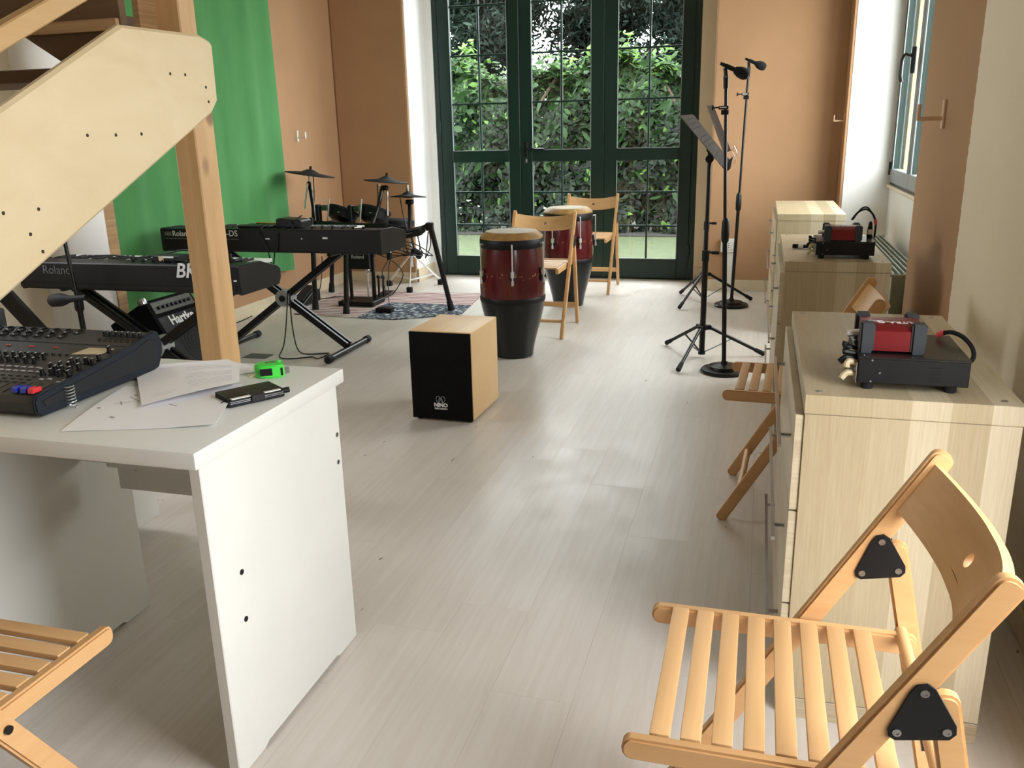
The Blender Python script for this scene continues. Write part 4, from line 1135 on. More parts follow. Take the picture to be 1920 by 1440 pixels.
# ---------------------------------------------------------------- rug and drum kit
rg = bpy.data.meshes.new('rug'); bm = bmesh.new()
rc = [(-3.34, 5.66), (-2.50, 5.60), (-2.075, 5.86), (-2.165, 6.69), (-3.42, 6.65)]
V0 = [bm.verts.new((x+2.72, y-6.15, .0065)) for x, y in rc]; V1 = [bm.verts.new((x+2.72, y-6.15, .0004)) for x, y in rc]
bm.faces.new(V0); bm.faces.new(V1[::-1])
for i in range(5): bm.faces.new((V0[i], V1[i], V1[(i+1) % 5], V0[(i+1) % 5]))
bmesh.ops.recalc_face_normals(bm, faces=bm.faces); bm.to_mesh(rg); bm.free(); rg.materials.append(M['rug'])
ro = bpy.data.objects.new('rug', rg); COL.objects.link(ro); ro.location = (-2.72, 6.15, 0)
tag(ro, 'woven rug with red stripes and a dark starred corner under the drum kit', 'rug')

kit = thing('electronic_drum_kit', 'black electronic drum kit on a rack, with cymbals and pads', 'drum kit')
def rleg(a, b):
    a, b = Vector(a), Vector(b); d = (b-a).normalized()
    l = MB().cyl(a, b-d*.03, .019, seg=16).build('rack_leg', BM, kit)
    MB().cyl(b-d*.075, b, .022, .027, 14).build('rubber_foot', RB, l)
rleg((-2.30, 5.90, .655), (-2.197, 5.995, .006)); rleg((-3.255, 5.90, .70), (-3.253, 5.835, .006))
rleg((-2.93, 5.80, .60), (-2.940, 5.73, .006)); rleg((-3.42, 6.55, .60), (-3.50, 6.58, .006))
rk = MB()
rk.tube([(-3.27, 5.92, .66), (-2.95, 5.90, .645), (-2.62, 5.90, .635), (-2.44, 5.86, .60), (-2.30, 5.90, .655)], .019, 12, 6)
rk.tube([(-3.27, 5.92, .62), (-3.40, 6.25, .60), (-3.42, 6.55, .60)], .019, 12, 5)
rk.build('rack_bar', BM, kit)
for p in ((-3.27, 5.92, .65), (-2.93, 5.88, .64), (-2.66, 5.90, .635), (-2.305, 5.90, .640), (-2.50, 5.88, .615)):
    MB().obox(p, (.055, .06, .06), Euler((0, 0, .2)), .012, 2).build('rack_clamp', BP, kit)
def cym(c, r, tx, ty):
    e = Euler((R(tx), R(ty), 0))
    o = MB().lathe([(0, -.016), (r*.3, -.014), (r*.34, -.010), (r*.98, -.012), (r, -.008), (r*.98, -.005), (r*.36, .008), (r*.22, .022), (r*.1, .030), (0, .031)], c, e, 36).build('cymbal_pad', M['rubber'], kit)
    m = e.to_matrix(); c = Vector(c); MB().cyl(c+m@Vector((0, 0, .025)), c+m@Vector((0, 0, .055)), .010, seg=10).build('wing_nut', BP, o)
    return o
cym((-3.345, 6.10, 1.015), .190, -4, 8); cym((-2.712, 6.10, .958), .172, -3, 5)
hhp = cym((-2.545, 6.10, .845), .137, -5, 0)
def arm(pts, r, name='cymbal_arm', m_=None): return MB().tube(pts, r, 10, 2).build(name, m_ or BM, kit)
arm([(-3.36, 6.10, .94), (-3.30, 6.02, .76), (-3.262, 5.93, .66)], .014); arm([(-3.355, 6.10, 1.0), (-3.36, 6.09, .93)], .006, 'rod', CH)
arm([(-3.36, 6.085, .945), (-3.385, 6.08, .84), (-3.402, 6.08, .752)], .008, 'rod', CH)
MB().ball((-3.36, 6.095, .94), .018, 10, 6).build('tilter', BP, kit)
arm([(-2.748, 6.10, .91), (-2.768, 6.04, .76), (-2.785, 5.95, .645)], .016); arm([(-2.705, 6.085, .88), (-2.712, 6.08, .70)], .0085, 'rod', CH)
MB().obox((-2.725, 6.09, .905), (.05, .04, .035), None, .008).build('tilter', BP, kit)
arm([(-2.77, 6.09, .92), (-2.772, 6.09, .955)], .007, 'rod', CH)
arm([(-2.535, 6.10, .80), (-2.51, 6.03, .70), (-2.475, 5.93, .60)], .014); MB().obox((-2.53, 6.09, .80), (.06, .04, .035), None, .008).build('tilter', BP, kit)
arm([(-2.543, 6.1, .83), (-2.543, 6.1, .925)], .0065, 'rod', CH)
def drum(c, r, h, tx, ty, ang):
    e = Euler((R(tx), R(ty), 0)); m = e.to_matrix(); c = Vector(c)
    o = MB().lathe([(r*.62, -h), (r*.95, -h*.75), (r, -h*.3), (r, -.012)], c, e, 32).build('tom_pad', BS, kit)
    MB().lathe([(r*1.0, -.022), (r*1.06, -.020), (r*1.06, -.002), (r*1.0, .002)], c, e, 32).build('hoop', M['rubber'], o)
    MB().lathe([(r*.99, -.004), (0, -.003)], c, e, 32).build('head', M['rubber'], o)
    MB().ball(tuple(c+m@Vector((0, -r*.93, -h*.55))), .018, 10, 6, (1.6, .25, .45)).build('badge', M['steel'], o)
drum((-3.095, 6.13, .740), .115, .10, -22, 14, 0); drum((-2.83, 6.13, .745), .118, .11, -20, 10, 0)
drum((-3.02, 6.05, .625), .125, .06, -6, 4, 0); 
for (x, z) in ((-3.165, .78), (-2.895, .775)):
    g = MB().box((x-.045, 5.965, z-.035), (x+.01, 6.01, z+.005), .005).build('green_clamp', M['green_clamp'], kit); g['label'] = 'dark green clamp'
    MB().cyl((x-.002, 5.985, z-.11), (x+.022, 5.985, z+.055), .0065, seg=10).tube([(x-.002, 5.985, z-.11), (x-.02, 5.985, z-.13), (x-.05, 5.985, z-.13)], .006, 8, 3).build('L_rod', CH, g)
    MB().box((x-.085, 5.95, z-.16), (x-.052, 6.00, z+.012), .006).build('tom_post', BP, kit)
sm = MB().obox((-2.425, 5.86, .600), (.17, .11, .05), Euler((R(10), R(-12), 0)), .01, 2).build('sound_module', BP, kit)
MB().obox((-2.44, 5.800, .598), (.085, .004, .005), Euler((0, R(-12), 0))).build('trim_line', M['steel'], sm)
cl = MB()
for k in range(7):
    a = random.uniform(-2.6, -2.35); cl.tube([(a, 5.9, .62), (a+.05, 5.84, .45+.05*random.random()), (-2.55+.04*k, 5.95, .42), (-2.75+.03*k, 6.1, .38+.02*k), (-2.85, 6.0, .45)], .004, 5, 5)
cl.tube([(-3.32, 6.1, 1.0), (-3.315, 6.08, .85), (-3.29, 6.0, .72)], .004, 5, 4); cl.tube([(-2.79, 6.1, .93), (-2.785, 6.08, .8), (-2.80, 6.0, .68)], .004, 5, 4); cl.tube([(-2.61, 6.1, .83), (-2.57, 6.05, .70), (-2.50, 5.95, .62)], .004, 5, 4)
cl.tube([(-2.33, 5.93, .60), (-2.36, 5.95, .45), (-2.38, 5.98, .40), (-2.33, 5.97, .50), (-2.32, 5.92, .61)], .004, 5, 5)
lc = cl.build('cable_loom', BP, kit); lc['kind'] = 'stuff'
place(kit, (-2.85, 6.1, 0))

t = thing('kick_pad_tower', 'black bass drum pad on a floor frame with pale lettering', 'drum')
MB().box((-3.075, 6.07, .285), (-2.885, 6.11, .405), .012, 2).build('pad', BS, t)
text('lettering', 'Roland', .105, (-3.035, 6.0685, .372), RX, M['ink'], t, .01)
for x in (-3.08, -2.88):
    MB().cyl((x, 6.12, .02), (x, 6.12, .40), .014, seg=12).build('frame_tube', BM, t); MB().cyl((x-.02, 6.12, .392), (x+.02, 6.12, .392), .018, seg=12).build('end_cap', RB, t)
MB().box((-3.14, 5.99, .0075), (-2.84, 6.22, .045), .006).build('base_plate', BP, t)
MB().obox((-2.93, 6.38, .028), (.10, .26, .012), Euler((R(6), 0, 0)), .004).build('pedal_board', BP, t)
for x in (-2.99, -2.95, -2.90, -2.86):
    MB().cyl((x, 6.24, .03), (x, 6.25, .19+.05*(x < -2.9)), .009, seg=8).ball((x, 6.25, .20+.05*(x < -2.9)), .018, 10, 6).build('beater', CH if x < -2.97 else BM, t)
place(t, (-2.98, 6.1, 0))

t = thing('snare_drum', 'low black snare pad on a chrome tripod stand', 'drum')
MB().lathe([(.085, -.06), (.118, -.05), (.122, -.01), (.122, 0), (.105, .006), (.10, .012), (.0, .012)], (-2.90, 6.75, .598), Euler((R(-3), R(3), 0)), 32).build('pad', M['rubber'], t)
MB().cyl((-2.835, 6.80, .20), (-2.835, 6.80, .46), .012, seg=12).cyl((-2.835, 6.80, .46), (-2.885, 6.77, .545), .009, seg=10).build('post', CH, t)
MB().obox((-2.80, 6.79, .33), (.06, .05, .06), Euler((0, .5, .3)), .012).obox((-2.76, 6.79, .30), (.05, .045, .06), Euler((0, .6, 0)), .012).build('hub', BP, t)
for (x, y) in ((-3.122, 6.955), (-2.695, 7.10), (-2.808, 6.655)):
    l = MB().beam((-2.835, 6.80, .32), (x, y, .04), .020, .008, (0, 0, 1), .002).build('leg', CH, t)
    MB().beam((-2.835, 6.80, .09), (x*.75-2.835*.25, y*.75+6.80*.25, .105), .014, .004, (0, 0, 1)).build('brace', CH, l)
    MB().box((x-.024, y-.022, .0005), (x+.024, y+.022, .052), .012, 2).build('rubber_foot', RB, l)
place(t, (-2.84, 6.82, 0))
t = thing('foot_switch', 'small black foot switch on the dark corner of the rug', 'pedal')
MB().box((-2.735, 5.80, .0068), (-2.61, 5.875, .042), .008, 2).build('body', BP, t); place(t, (-2.67, 5.84, .007))
t = thing('hihat_control_pedal', 'black control pedal left of the drum rack legs', 'pedal')
MB().prism([(5.92, .0068), (6.20, .0068), (6.20, .10), (6.12, .11), (5.92, .03)], (-3.52, 0, 0), (0, 1, 0), (0, 0, 1), .12, .006).build('body', BP, t)
MB().obox((-3.46, 6.05, .09), (.09, .24, .014), Euler((R(20), 0, 0)), .004).build('foot_board', M['rubber'], t)
place(t, (-3.46, 6.06, 0))
cable([(-2.80, 6.30, .36), (-2.84, 6.2, .25), (-2.80, 6.15, .12), (-2.70, 6.05, .10), (-2.62, 6.10, .25), (-2.72, 6.15, .34), (-2.78, 6.2, .30), (-2.70, 5.98, .1), (-2.66, 5.90, .05)], .004, 'black cable looping from the drum rack down to the foot switch')
cable([(-3.13, 6.2, .012), (-3.3, 6.35, .012), (-3.45, 6.2, .012), (-3.58, 6.5, .01), (-3.60, 6.6, .1), (-3.60, 6.65, .30)], .004, 'black cable from the drum kit to the left wall')

# ================================================================ ON THE DESK
def surf(y): return .782+.115*(y-1.342) if y < 1.645 else .818+.24*(y-1.645)
t = thing('mixing_console', 'dark grey mixing console with rows of knobs on the white desk', 'mixer')
prof = [(1.350, .740), (1.338, .752), (1.336, .770), (1.345, .782), (1.630, .8145), (1.648, .819), (1.712, .8345), (1.728, .828), (1.738, .80), (1.735, .775), (1.716, .748), (1.70, .742)]
MB().prism(prof, (-2.00, 0, 0), (0, 1, 0), (0, 0, 1), .592, .002).build('shell', M['grey_plastic'], t)
pc = [(a+(-.0035 if a < 1.4 else .0035 if a > 1.7 else 0), b+(.004 if .76 < b else -.001)) for a, b in prof]
MB().prism(pc, (-1.410, 0, 0), (0, 1, 0), (0, 0, 1), .010, .003, 2).build('side_cheek', M['grey_side'], t)
MB().prism([(1.36, .757), (1.352, .772), (1.64, .807), (1.69, .822), (1.716, .815), (1.724, .795), (1.716, .768), (1.70, .757)], (-1.4005, 0, 0), (0, 1, 0), (0, 0, 1), .0022, .001).build('side_inlay', M['rubber'], t)
for (x, y) in ((-1.44, 1.38), (-1.44, 1.68), (-1.96, 1.68), (-1.96, 1.38)):
    MB().cyl((x, y, .7352), (x, y, .745), .012, seg=10).build('rubber_foot', RB, t)
tilt = R(6.5); tilt2 = R(13.5)
def on(x, y): return Vector((x, y, surf(y)))
for r_ in range(2):
    for k in range(8 if r_ == 0 else 7):
        x = -1.855+.0357*k+(-.0 if r_ else .0); y = 1.697-.0225*r_
        x += -.0125*r_+.018*r_
        e = Euler((tilt2, 0, 0)); c = on(x, y)
        o = MB().lathe([(.0135, -.001), (.0135, .0022), (.0112, .0024), (.0105, .0006), (0, .0006)], c, e, 20).build('input_socket', BP, t)
        d_ = MB()
        for a_ in (90, 210, 330): d_.cyl(c+Vector((.005*math.cos(R(a_)), .005*math.sin(R(a_)), .0006)), c+Vector((.005*math.cos(R(a_)), .005*math.sin(R(a_)), .0016)), .0014, seg=6)
        d_.build('socket_pin', M['dark_gap'], o)
        MB().obox(c+Vector((.004, -.0115, .0018)), (.0055, .003, .003), e).build('release_tab', CH, o)
def knob(x, y, r=.0055, h=.013, m_=None):
    e = Euler((tilt, 0, 0)); o = MB().lathe([(r*1.1, 0), (r*1.05, h*.25), (r*.85, h*.3), (r*.78, h), (r*.6, h+.0006), (0, h+.0006)], on(x, y), e, 12).build('knob', m_ or BP, t)
    MB().obox(on(x, y)+e.to_matrix()@Vector((0, r*.2, h+.0008)), (.0016, r*1.1, .0006), e).build('knob_mark', M['ink'], o)
for k in range(7): knob(-1.518+.0170*k, 1.687-.0003*k, .0055, .011)
dots = MB()
for k in range(7):
    for j in (0, 1): dots.lathe([(.0042, 0), (.0042, .0016), (.003, .0018), (0, .0010)], on(-1.521+.0162*k+.006*j, 1.663-.008*j+.006), Euler((tilt2, 0, 0)), 10)
dots.build('jack_sockets', BP, t)['kind'] = 'stuff'
for k in range(14): knob(-1.845+.0215*k, 1.540)
for k in range(12): knob(-1.832+.0240*k, 1.513)
trim_ = MB()
for k in range(17): trim_.cyl(on(-1.84+.0197*k, 1.566), on(-1.84+.0197*k, 1.566)+Vector((0, 0, .004)), .0038, seg=8)
trim_.build('trim_pots', BP, t)['kind'] = 'stuff'
for x, y in ((-1.489, 1.453), (-1.468, 1.456), (-1.443, 1.453), (-1.419, 1.453), (-1.496, 1.486), (-1.472, 1.474), (-1.4565, 1.475), (-1.4325, 1.473), (-1.480, 1.497), (-1.458, 1.498), (-1.427, 1.492), (-1.437, 1.527), (-1.4165, 1.5235), (-1.421, 1.549), (-1.436, 1.601), (-1.452, 1.52), (-1.470, 1.520)): knob(x, y, .006, .014)
MB().prism([(-.018, -.017), (.055, -.006), (.062, .030), (-.006, .028)], on(-1.500, 1.589)+Vector((0, 0, .0006)), (1, 0, 0), (0, math.cos(tilt), math.sin(tilt)), .0012).build('screen', M['beige_plug'], t)
bt = MB(); bt2 = MB()
for k in range(15):
    for y in (1.487, 1.465):
        (bt if k > 6 else bt).obox(on(-1.82+.0205*k-(1.487-y)*-.9, y)+Vector((0, 0, .001)), (.012, .007, .002), Euler((tilt, 0, 0)), .0006)
for k in range(15):
    for y in (1.440, 1.424, 1.408): bt2.obox(on(-1.80+.0215*k, y)+Vector((0, 0, .0008)), (.009, .005, .0016), Euler((tilt, 0, 0)))
for x, y in ((-1.412, 1.431), (-1.418, 1.420), (-1.47, 1.428), (-1.452, 1.432)): bt.obox(on(x, y)+Vector((0, 0, .001)), (.010, .007, .002), Euler((tilt, 0, 0)), .0006)
bt.build('pale_buttons', M['grey_btn'], t)['kind'] = 'stuff'; bt2.build('small_buttons', M['rubber'], t)['kind'] = 'stuff'  # first set of button caps is plain pale grey
sl = MB()
for k in range(22): sl.obox(on(-1.97+.026*k, 1.383)+Vector((0, 0, .0004)), (.0022, .058, .0008), Euler((tilt, 0, 0)))
sl.build('fader_slots', M['dark_gap'], t)['kind'] = 'stuff'
for i, (x, m_) in enumerate(((-1.466, 'blue_cap'), (-1.444, 'blue_cap'), (-1.424, 'red_cap'))):
    P_ = on(x, 1.362)
    f_ = MB().prism([(-.012, 0), (.012, 0), (.012, .009), (.004, .012), (0, .008), (-.004, .012), (-.012, .009)], P_-Vector((.0075, 0, -.002)), (0, 1, 0), (0, 0, 1), .015, .001).build('fader_cap', M[m_], t)
    f_['label'] = ('blue' if i < 2 else 'red')+' fader cap'
    MB().obox(P_+Vector((0, 0, .0104)), (.015, .0014, .0006)).build('cap_line', M['ink_white'], f_)
for x in (-1.737, -1.667, -1.597): MB().obox(on(x, 1.609)+Vector((0, 0, .0006)), (.014, .005, .001), Euler((tilt, 0, 0))).build('red_mark', M['red_cap'], t)
MB().obox(on(-1.690, 1.640)+Vector((0, -.002, .0002)), (.56, .004, .0012), Euler((R(20), 0, 0))).build('panel_step', M['rubber'], t)
place(t, (-1.69, 1.53, .735))

M['cable_grey'] = plain('dark_cable_jacket', srgb(40, 38, 36), .6)
t = thing('cable_adapter', 'small black plug adapter with a cable standing behind the mixer', 'electronic device')
MB().box((-2.03, 1.745, .735), (-1.93, 1.80, .862), .008, 2).build('body', BP, t)
MB().tube([(-1.985, 1.77, .862), (-1.99, 1.77, .90), (-2.02, 1.78, .95), (-2.10, 1.80, 1.02)], .005, 6, 4).build('lead', BP, t)
place(t, (-1.98, 1.77, .735))

# papers
def sheet(name, c00, c10, c11, c01, lift, label, lines=None):
    n = 12; mb = MB(); bm = mb.bm
    c = [Vector(v+(0,)) for v in (c00, c10, c11, c01)]
    def P(u, v):
        p = c[0].lerp(c[1], u).lerp(c[3].lerp(c[2], u), v); p.z = .7354+lift(u, v); return p
    T = [[bm.verts.new(P(i/n, j/n)) for j in range(n+1)] for i in range(n+1)]
    Bv = [[bm.verts.new(P(i/n, j/n)-Vector((0, 0, .0003))) for j in range(n+1)] for i in range(n+1)]
    for i in range(n):
        for j in range(n):
            bm.faces.new((T[i][j], T[i+1][j], T[i+1][j+1], T[i][j+1])); bm.faces.new((Bv[i][j], Bv[i][j+1], Bv[i+1][j+1], Bv[i+1][j]))
    for i in range(n):
        bm.faces.new((T[i][0], Bv[i][0], Bv[i+1][0], T[i+1][0])); bm.faces.new((T[i][n], T[i+1][n], Bv[i+1][n], Bv[i][n]))
        bm.faces.new((T[0][i], T[0][i+1], Bv[0][i+1], Bv[0][i])); bm.faces.new((T[n][i], Bv[n][i], Bv[n][i+1], T[n][i+1]))
    o = mb.build(name, M['paper'], None, True, 60)
    if lines:
        lm = MB(); 
        for (u0, v0, u1, v1, w) in lines:
            a, b = P(u0, v0), P(u1, v1); k = 5
            for q in range(k):
                p0, p1 = P(u0+(u1-u0)*q/k, v0+(v1-v0)*q/k), P(u0+(u1-u0)*(q+1)/k, v0+(v1-v0)*(q+1)/k)
                lm.beam(p0+Vector((0, 0, .0003)), p1+Vector((0, 0, .0003)), w, .0003, (b-a).cross(Vector((0, 0, 1))))
        l = lm.build('printing', M['print_grey'], o, False); l['kind'] = 'stuff'
    place(o, (c[0].x, c[0].y, .7354))
    return tag(o, label, 'paper', 'loose papers on the desk')
M['print_grey'] = plain('pale_grey_print', srgb(168, 168, 170), .8)
rnd = random.Random(3)
sheet('paper_sheet', (-1.395, 1.585), (-1.30, 1.285), (-1.008, 1.374), (-1.115, 1.640), lambda u, v: .0006+.022*max(0, v-.62)**1.2+.010*max(0, v-.3)*u*0+.004*math.sin(u*3), 'largest paper sheet, nearest the desk front, printed with music notes',
      [(.30, .18, .42, .30, .002), (.42, .16, .50, .20, .003), (.55, .05, .58, .07, .006), (.48, .13, .42, .30, .0014), (.75, .22, .78, .26, .007), (.5, .55, .55, .62, .002), (.25, .2, .28, .22, .006)])
sheet('paper_sheet', (-1.475, 1.700), (-1.30, 1.62), (-1.12, 1.79), (-1.27, 1.812), lambda u, v: .0010+.012*(1-u)**3, 'blank paper sheet lying at the back under the printed page')
ln = []
for k in range(15):
    if k in (3, 4, 9): continue
    ln.append((.08+.052*k, .46+rnd.uniform(0, .04), .08+.052*k, .92, .0006))
ln += [(.82, .1, .82, .35, .0006), (.86, .12, .86, .30, .0006)]
sheet('paper_sheet', (-1.447, 1.690), (-1.225, 1.432), (-1.105, 1.610), (-1.225, 1.795), lambda u, v: .006+.010*max(0, u-.2)*(1-v)+.014*(v*v)*u+.006*math.sin(v*3), 'page of printed text lying on top of the other papers', [(a, b, c_, d, w) for a, b, c_, d, w in ln])

# spring
hp = [(-1.394+.0105*math.cos(a*2*PI), 1.421+.0105*math.sin(a*2*PI), .7372+.0068*a) for a in [q/14 for q in range(int(14*7.2))]]
o = MB().tube(hp, .0011, 6).build('spring', CH); place(o, (-1.394, 1.421, .735)); tag(o, 'small shiny coil spring standing beside the mixer', 'spring')

# lime tape measure
t = thing('tape_measure', 'lime green tape measure at the far edge of the desk', 'tape measure')
ax = Vector((.84, .545, 0)).normalized(); ay = Vector((-ax.y, ax.x, 0)); az = Vector((0, 0, 1)); O = Vector((-1.118, 1.697, .7352))
P2 = [(.064, 0), (.066, .003), (.066, .030), (.060, .044), (.045, .052)]+[(.030+.032*math.cos(R(a)), .026+.026*math.sin(R(a))) for a in range(90, 271, 15)]
P2 = [(a, b) for a, b in P2 if True]
bd = MB().prism(P2, O, ax, ay, .031, .003, 2).build('case', M['lime'], t)
MB().obox(O+ax*.024-ay*.0008+az*.016, (.028, .002, .017), Matrix((ax, ay, az)).transposed(), .0006).build('lock_button', BP, t)
MB().obox(O+ax*.060-ay*.0004+az*.015, (.005, .002, .018), Matrix((ax, ay, az)).transposed()).build('tape_slot', M['dark_gap'], t)
MB().obox(O+ax*.072+ay*.004+az*.016, (.011, .001, .016), Matrix((ax, ay, az)).transposed()).build('tape_end', M['steel'], t)
MB().obox(O+ax*.036+ay*.030+az*.0325, (.026, .008, .003), Matrix((ax, ay, az)).transposed(), .001).build('belt_clip', M['steel'], t)
MB().lathe([(.005, 0), (.005, .003), (0, .003)], O+ax*.056+ay*.036+az*.031, None, 12).build('screw_boss', M['lime'], t)
MB().tube([O-ax*.001+ay*.02+az*.008, O-ax*.010+ay*.018+az*.006, O-ax*.014+ay*.018+az*.004], .002, 6, 3).build('cord_loop', M['beige_plug'], t)
place(t, O)

# black wallet case
t = thing('phone_wallet', 'black wallet case with white card edges and a coiled cord, on the desk corner', 'wallet')
ax = Vector((.57, .82, 0)).normalized(); ay = Vector((-ax.y, ax.x, 0)); rt = Matrix((ax, ay, az)).transposed(); O = Vector((-1.049, 1.484, .7354))
L3 = lambda a, b, c: O+ax*a+ay*b+az*c
MB().obox(L3(.063, .042, .0085), (.126, .080, .016), rt, .004, 2).build('case', M['rubber'], t)
MB().obox(L3(.063, .046, .018), (.124, .072, .004), rt, .002, 2).build('cover', BP, t)
MB().obox(L3(.028, .008, .0185), (.042, .013, .0016), rt).build('card_edge', M['white_plastic'], t)
MB().obox(L3(.098, .008, .0185), (.038, .013, .0016), rt).build('card_edge', M['white_plastic'], t)
MB().obox(L3(.064, .016, .0195), (.030, .038, .003), rt, .001).obox(L3(.064, -.0012, .013), (.030, .003, .014), rt, .001).build('flap', BP, t)
for c_ in (.009, .0125): MB().obox(L3(.063, .0015, c_), (.118, .001, .0008), rt).build('page_line', M['steel'], t)
MB().tube([tuple(L3(.128+.004*k/10, .018+.005*math.cos(k), .010+.005*math.sin(k))) for k in range(40)], .0016, 5, 2).build('coiled_cord', BP, t)
MB().tube([tuple(L3(.136+.006*math.cos(k*PI/5), .016, .008+.006*math.sin(k*PI/5))) for k in range(10)], .0008, 5, 2, True).build('key_ring', CH, t)
MB().tube([tuple(L3(-.004+.006*math.cos(k*PI/5), .02, .0075+.006*math.sin(k*PI/5))) for k in range(10)], .0012, 5, 2, True).build('cord_end', BP, t)
place(t, O)

# ================================================================ ON THE CHESTS
def device(x0, x1, y0, y1, z, label, big=True):
    t = thing('power_supply_box', label, 'electronic device', 'red and black audio boxes on the chests')
    zb, zt = z+.016, z+.070
    for (x, y) in ((x0+.022, y0+.022), (x1-.028, y0+.022), (x1-.028, y1-.022), (x0+.022, y1-.022)):
        MB().lathe([(.011, 0), (.0125, .003), (.0125, .0165)], (x, y, z), None, 16).build('rubber_foot', RB, t)
    MB().box((x0, y0, zb), (x1, y1, zt), .0015).build('case', BS, t)
    MB().box((x0-.001, y0-.0012, zt-.004), (x1+.001, y1+.001, zt+.0012), .001).build('lid', M['black_lid'], t)
    for cx in (x0+(x1-x0)*.30, x0+(x1-x0)*.70):
        for k in range(5):
            MB().box((cx-.0095, y0-.0007, zb+.010+k*.0065), (cx+.0095, y0+.0003, zb+.0118+k*.0065)).build('vent_slot', M['dark_gap'], t, False)
    for (x, zz) in ((x0+.026, zt-.006), (x0+.026, zb+.004), (x0+.042, zb+.022)): MB().lathe([(.0022, 0), (.0022, .0008), (0, .0004)], (x, y0, zz), Euler((R(90), 0, 0)), 8).build('screw', M['steel'], t)
    for (x, y) in ((x0+.01, y0+.012), (x0+.10, y0+.008), (x1-.02, y0+.012), (x1-.05, y1-.03)): MB().lathe([(.0024, 0), (.0024, .0009), (0, .0005)], (x, y, zt+.001), None, 8).build('screw', M['steel'], t)
    # plug bundle at the left side
    r2 = random.Random(5)
    for k in range(4):
        a = (x0, y0+.02+.03*(k % 2), zb+.012+.012*k); MB().tube([a, (x0-.018, a[1]-.004, a[2]+.004), (x0-.030+.004*k, a[1]-.010, a[2]-.008)], .0065, 8, 3).build('beige_plug', M['beige_plug'], t)['label'] = 'beige cable plug'
    for k in range(3):
        a = (x0, y0+.03+.015*k, zb+.040+.008*k); MB().tube([a, (x0-.022, a[1]-.006, a[2]+.006), (x0-.034+.006*k, a[1]-.006, a[2]-.004+.01*k)], .0065, 8, 3).build('black_plug', BP, t)
    MB().box((x0-.003, y0+.004, zb-.002), (x0+.0, y0+.05, zt-.012), .001).build('side_bracket', M['steel'], t)
    place(t, ((x0+x1)/2, (y0+y1)/2, z))
    return t, zt+.0012
M['black_lid'] = plain('worn_black_lid', srgb(30, 30, 31), .33, .3, var=.3, sc=16)
def di_box(x0, x1, y0, y1, z, label):
    t = thing('direct_box', label, 'electronic device', 'dark red direct boxes with rubber bumpers')
    H_ = .058; y0 += .004; w = .028
    n = 6; P_ = [(y0, z+.004), (y0, z+H_*.78), (y0+.012, z+H_*.90), (y0+.030, z+H_*.99), (y1-.030, z+H_*.99), (y1-.010, z+H_*.90), (y1, z+H_*.78), (y1, z+.004)]
    b = MB().prism(P_, (x0+.006, 0, 0), (0, 1, 0), (0, 0, 1), x1-x0-.012, .0015).build('housing', M['red_metal'], t)
    for xa in (x0, x1-w):
        for (ya, yb) in ((y0-.006, y0+.022), (y1-.022, y1+.006)):
            front = ya < y0
            MB().prism([(ya, z), (yb, z), (yb, z+.010), (ya+(.008 if front else .0), z+.010), (ya+(.008 if front else 0), z+H_*.92)][:0] or [(ya, z), (yb, z), (yb, z+H_*1.07), (ya, z+H_*1.07)], (xa, 0, 0), (0, 1, 0), (0, 0, 1), w, .004, 2).build('rubber_bumper', M['bumper'], t)
    xm = (x0+x1)/2
    text('lettering', 'ULTRA-Q', (x1-x0)*.64, (x1-.010, y0+.040, z+H_*.993), (0, 0, PI), M['ink_white'], b, .02)
    tr = MB().tube([(x0+.018, y0+.045, z+H_), (x0+.046, y0+.045, z+H_), (x0+.032, y0+.032, z+H_)], .0005, 4, 0, True).build('triangle_mark', M['ink'], b)
    MB().cyl((x0-.022, y0+.03, z+H_*.55), (x0+.002, y0+.03, z+H_*.60), .0075, seg=12).build('jack_plug', CH, t)
    place(t, (xm, (y0+y1)/2, z)); return t
M['bumper'] = plain('charcoal_rubber_bumper', srgb(46, 50, 56), .6, var=.05)
_, zt1 = device(.211, .417, 1.802, 2.025, .76, 'black box on rubber feet on the nearest chest, plugs at its left side')
di_box(.213, .338, 1.835, 1.955, zt1, 'dark red box with white lettering on the nearest chest')
_, zt2 = device(.230, .452, 3.692, 3.915, .76, 'black box on rubber feet on the middle chest')
di_box(.258, .402, 3.700, 3.830, zt2, 'dark red box with rubber bumpers on the middle chest')
t = thing('cable_loop', 'thick dark cable loop with a pink ring beside the red box on the nearest chest', 'cable')
MB().tube([(.392, 1.99, .842), (.408, 1.97, .851), (.428, 1.95, .846), (.444, 1.93, .828), (.446, 1.92, .808), (.432, 1.915, .795), (.420, 1.915, .79)], .0048, 8, 5).build('cable', M['rubber'], t)
MB().cyl((.388, 1.995, .838), (.398, 1.983, .848), .0062, seg=12).build('pink_ring', M['pink'], t)
place(t, (.42, 1.95, .79))
t = thing('cable_loop', 'thin black cables arching behind the red box on the middle chest', 'cable')
MB().tube([(.370, 3.83, .905), (.395, 3.85, .935), (.425, 3.86, .945), (.452, 3.86, .925), (.466, 3.86, .885), (.466, 3.86, .83)], .0042, 8, 5).build('cable', M['rubber'], t)
MB().tube([(.375, 3.84, .905), (.405, 3.87, .945), (.43, 3.87, .952), (.448, 3.86, .93)], .003, 8, 4).build('cable', BP, t)
MB().cyl((.463, 3.86, .905), (.467, 3.86, .882), .0058, seg=12).build('pink_ring', M['pink'], t)
place(t, (.42, 3.86, .835))
t = thing('cable_connector', 'black and silver cable connector standing on the box of the middle chest', 'connector')
MB().lathe([(.011, 0), (.011, .016), (.0085, .018)], (.442, 3.82, .8315), None, 14).build('plug_base', BP, t)
MB().lathe([(.0115, .016), (.0115, .036)], (.442, 3.82, .8315), None, 14).build('silver_collar', M['white_plastic'], t)
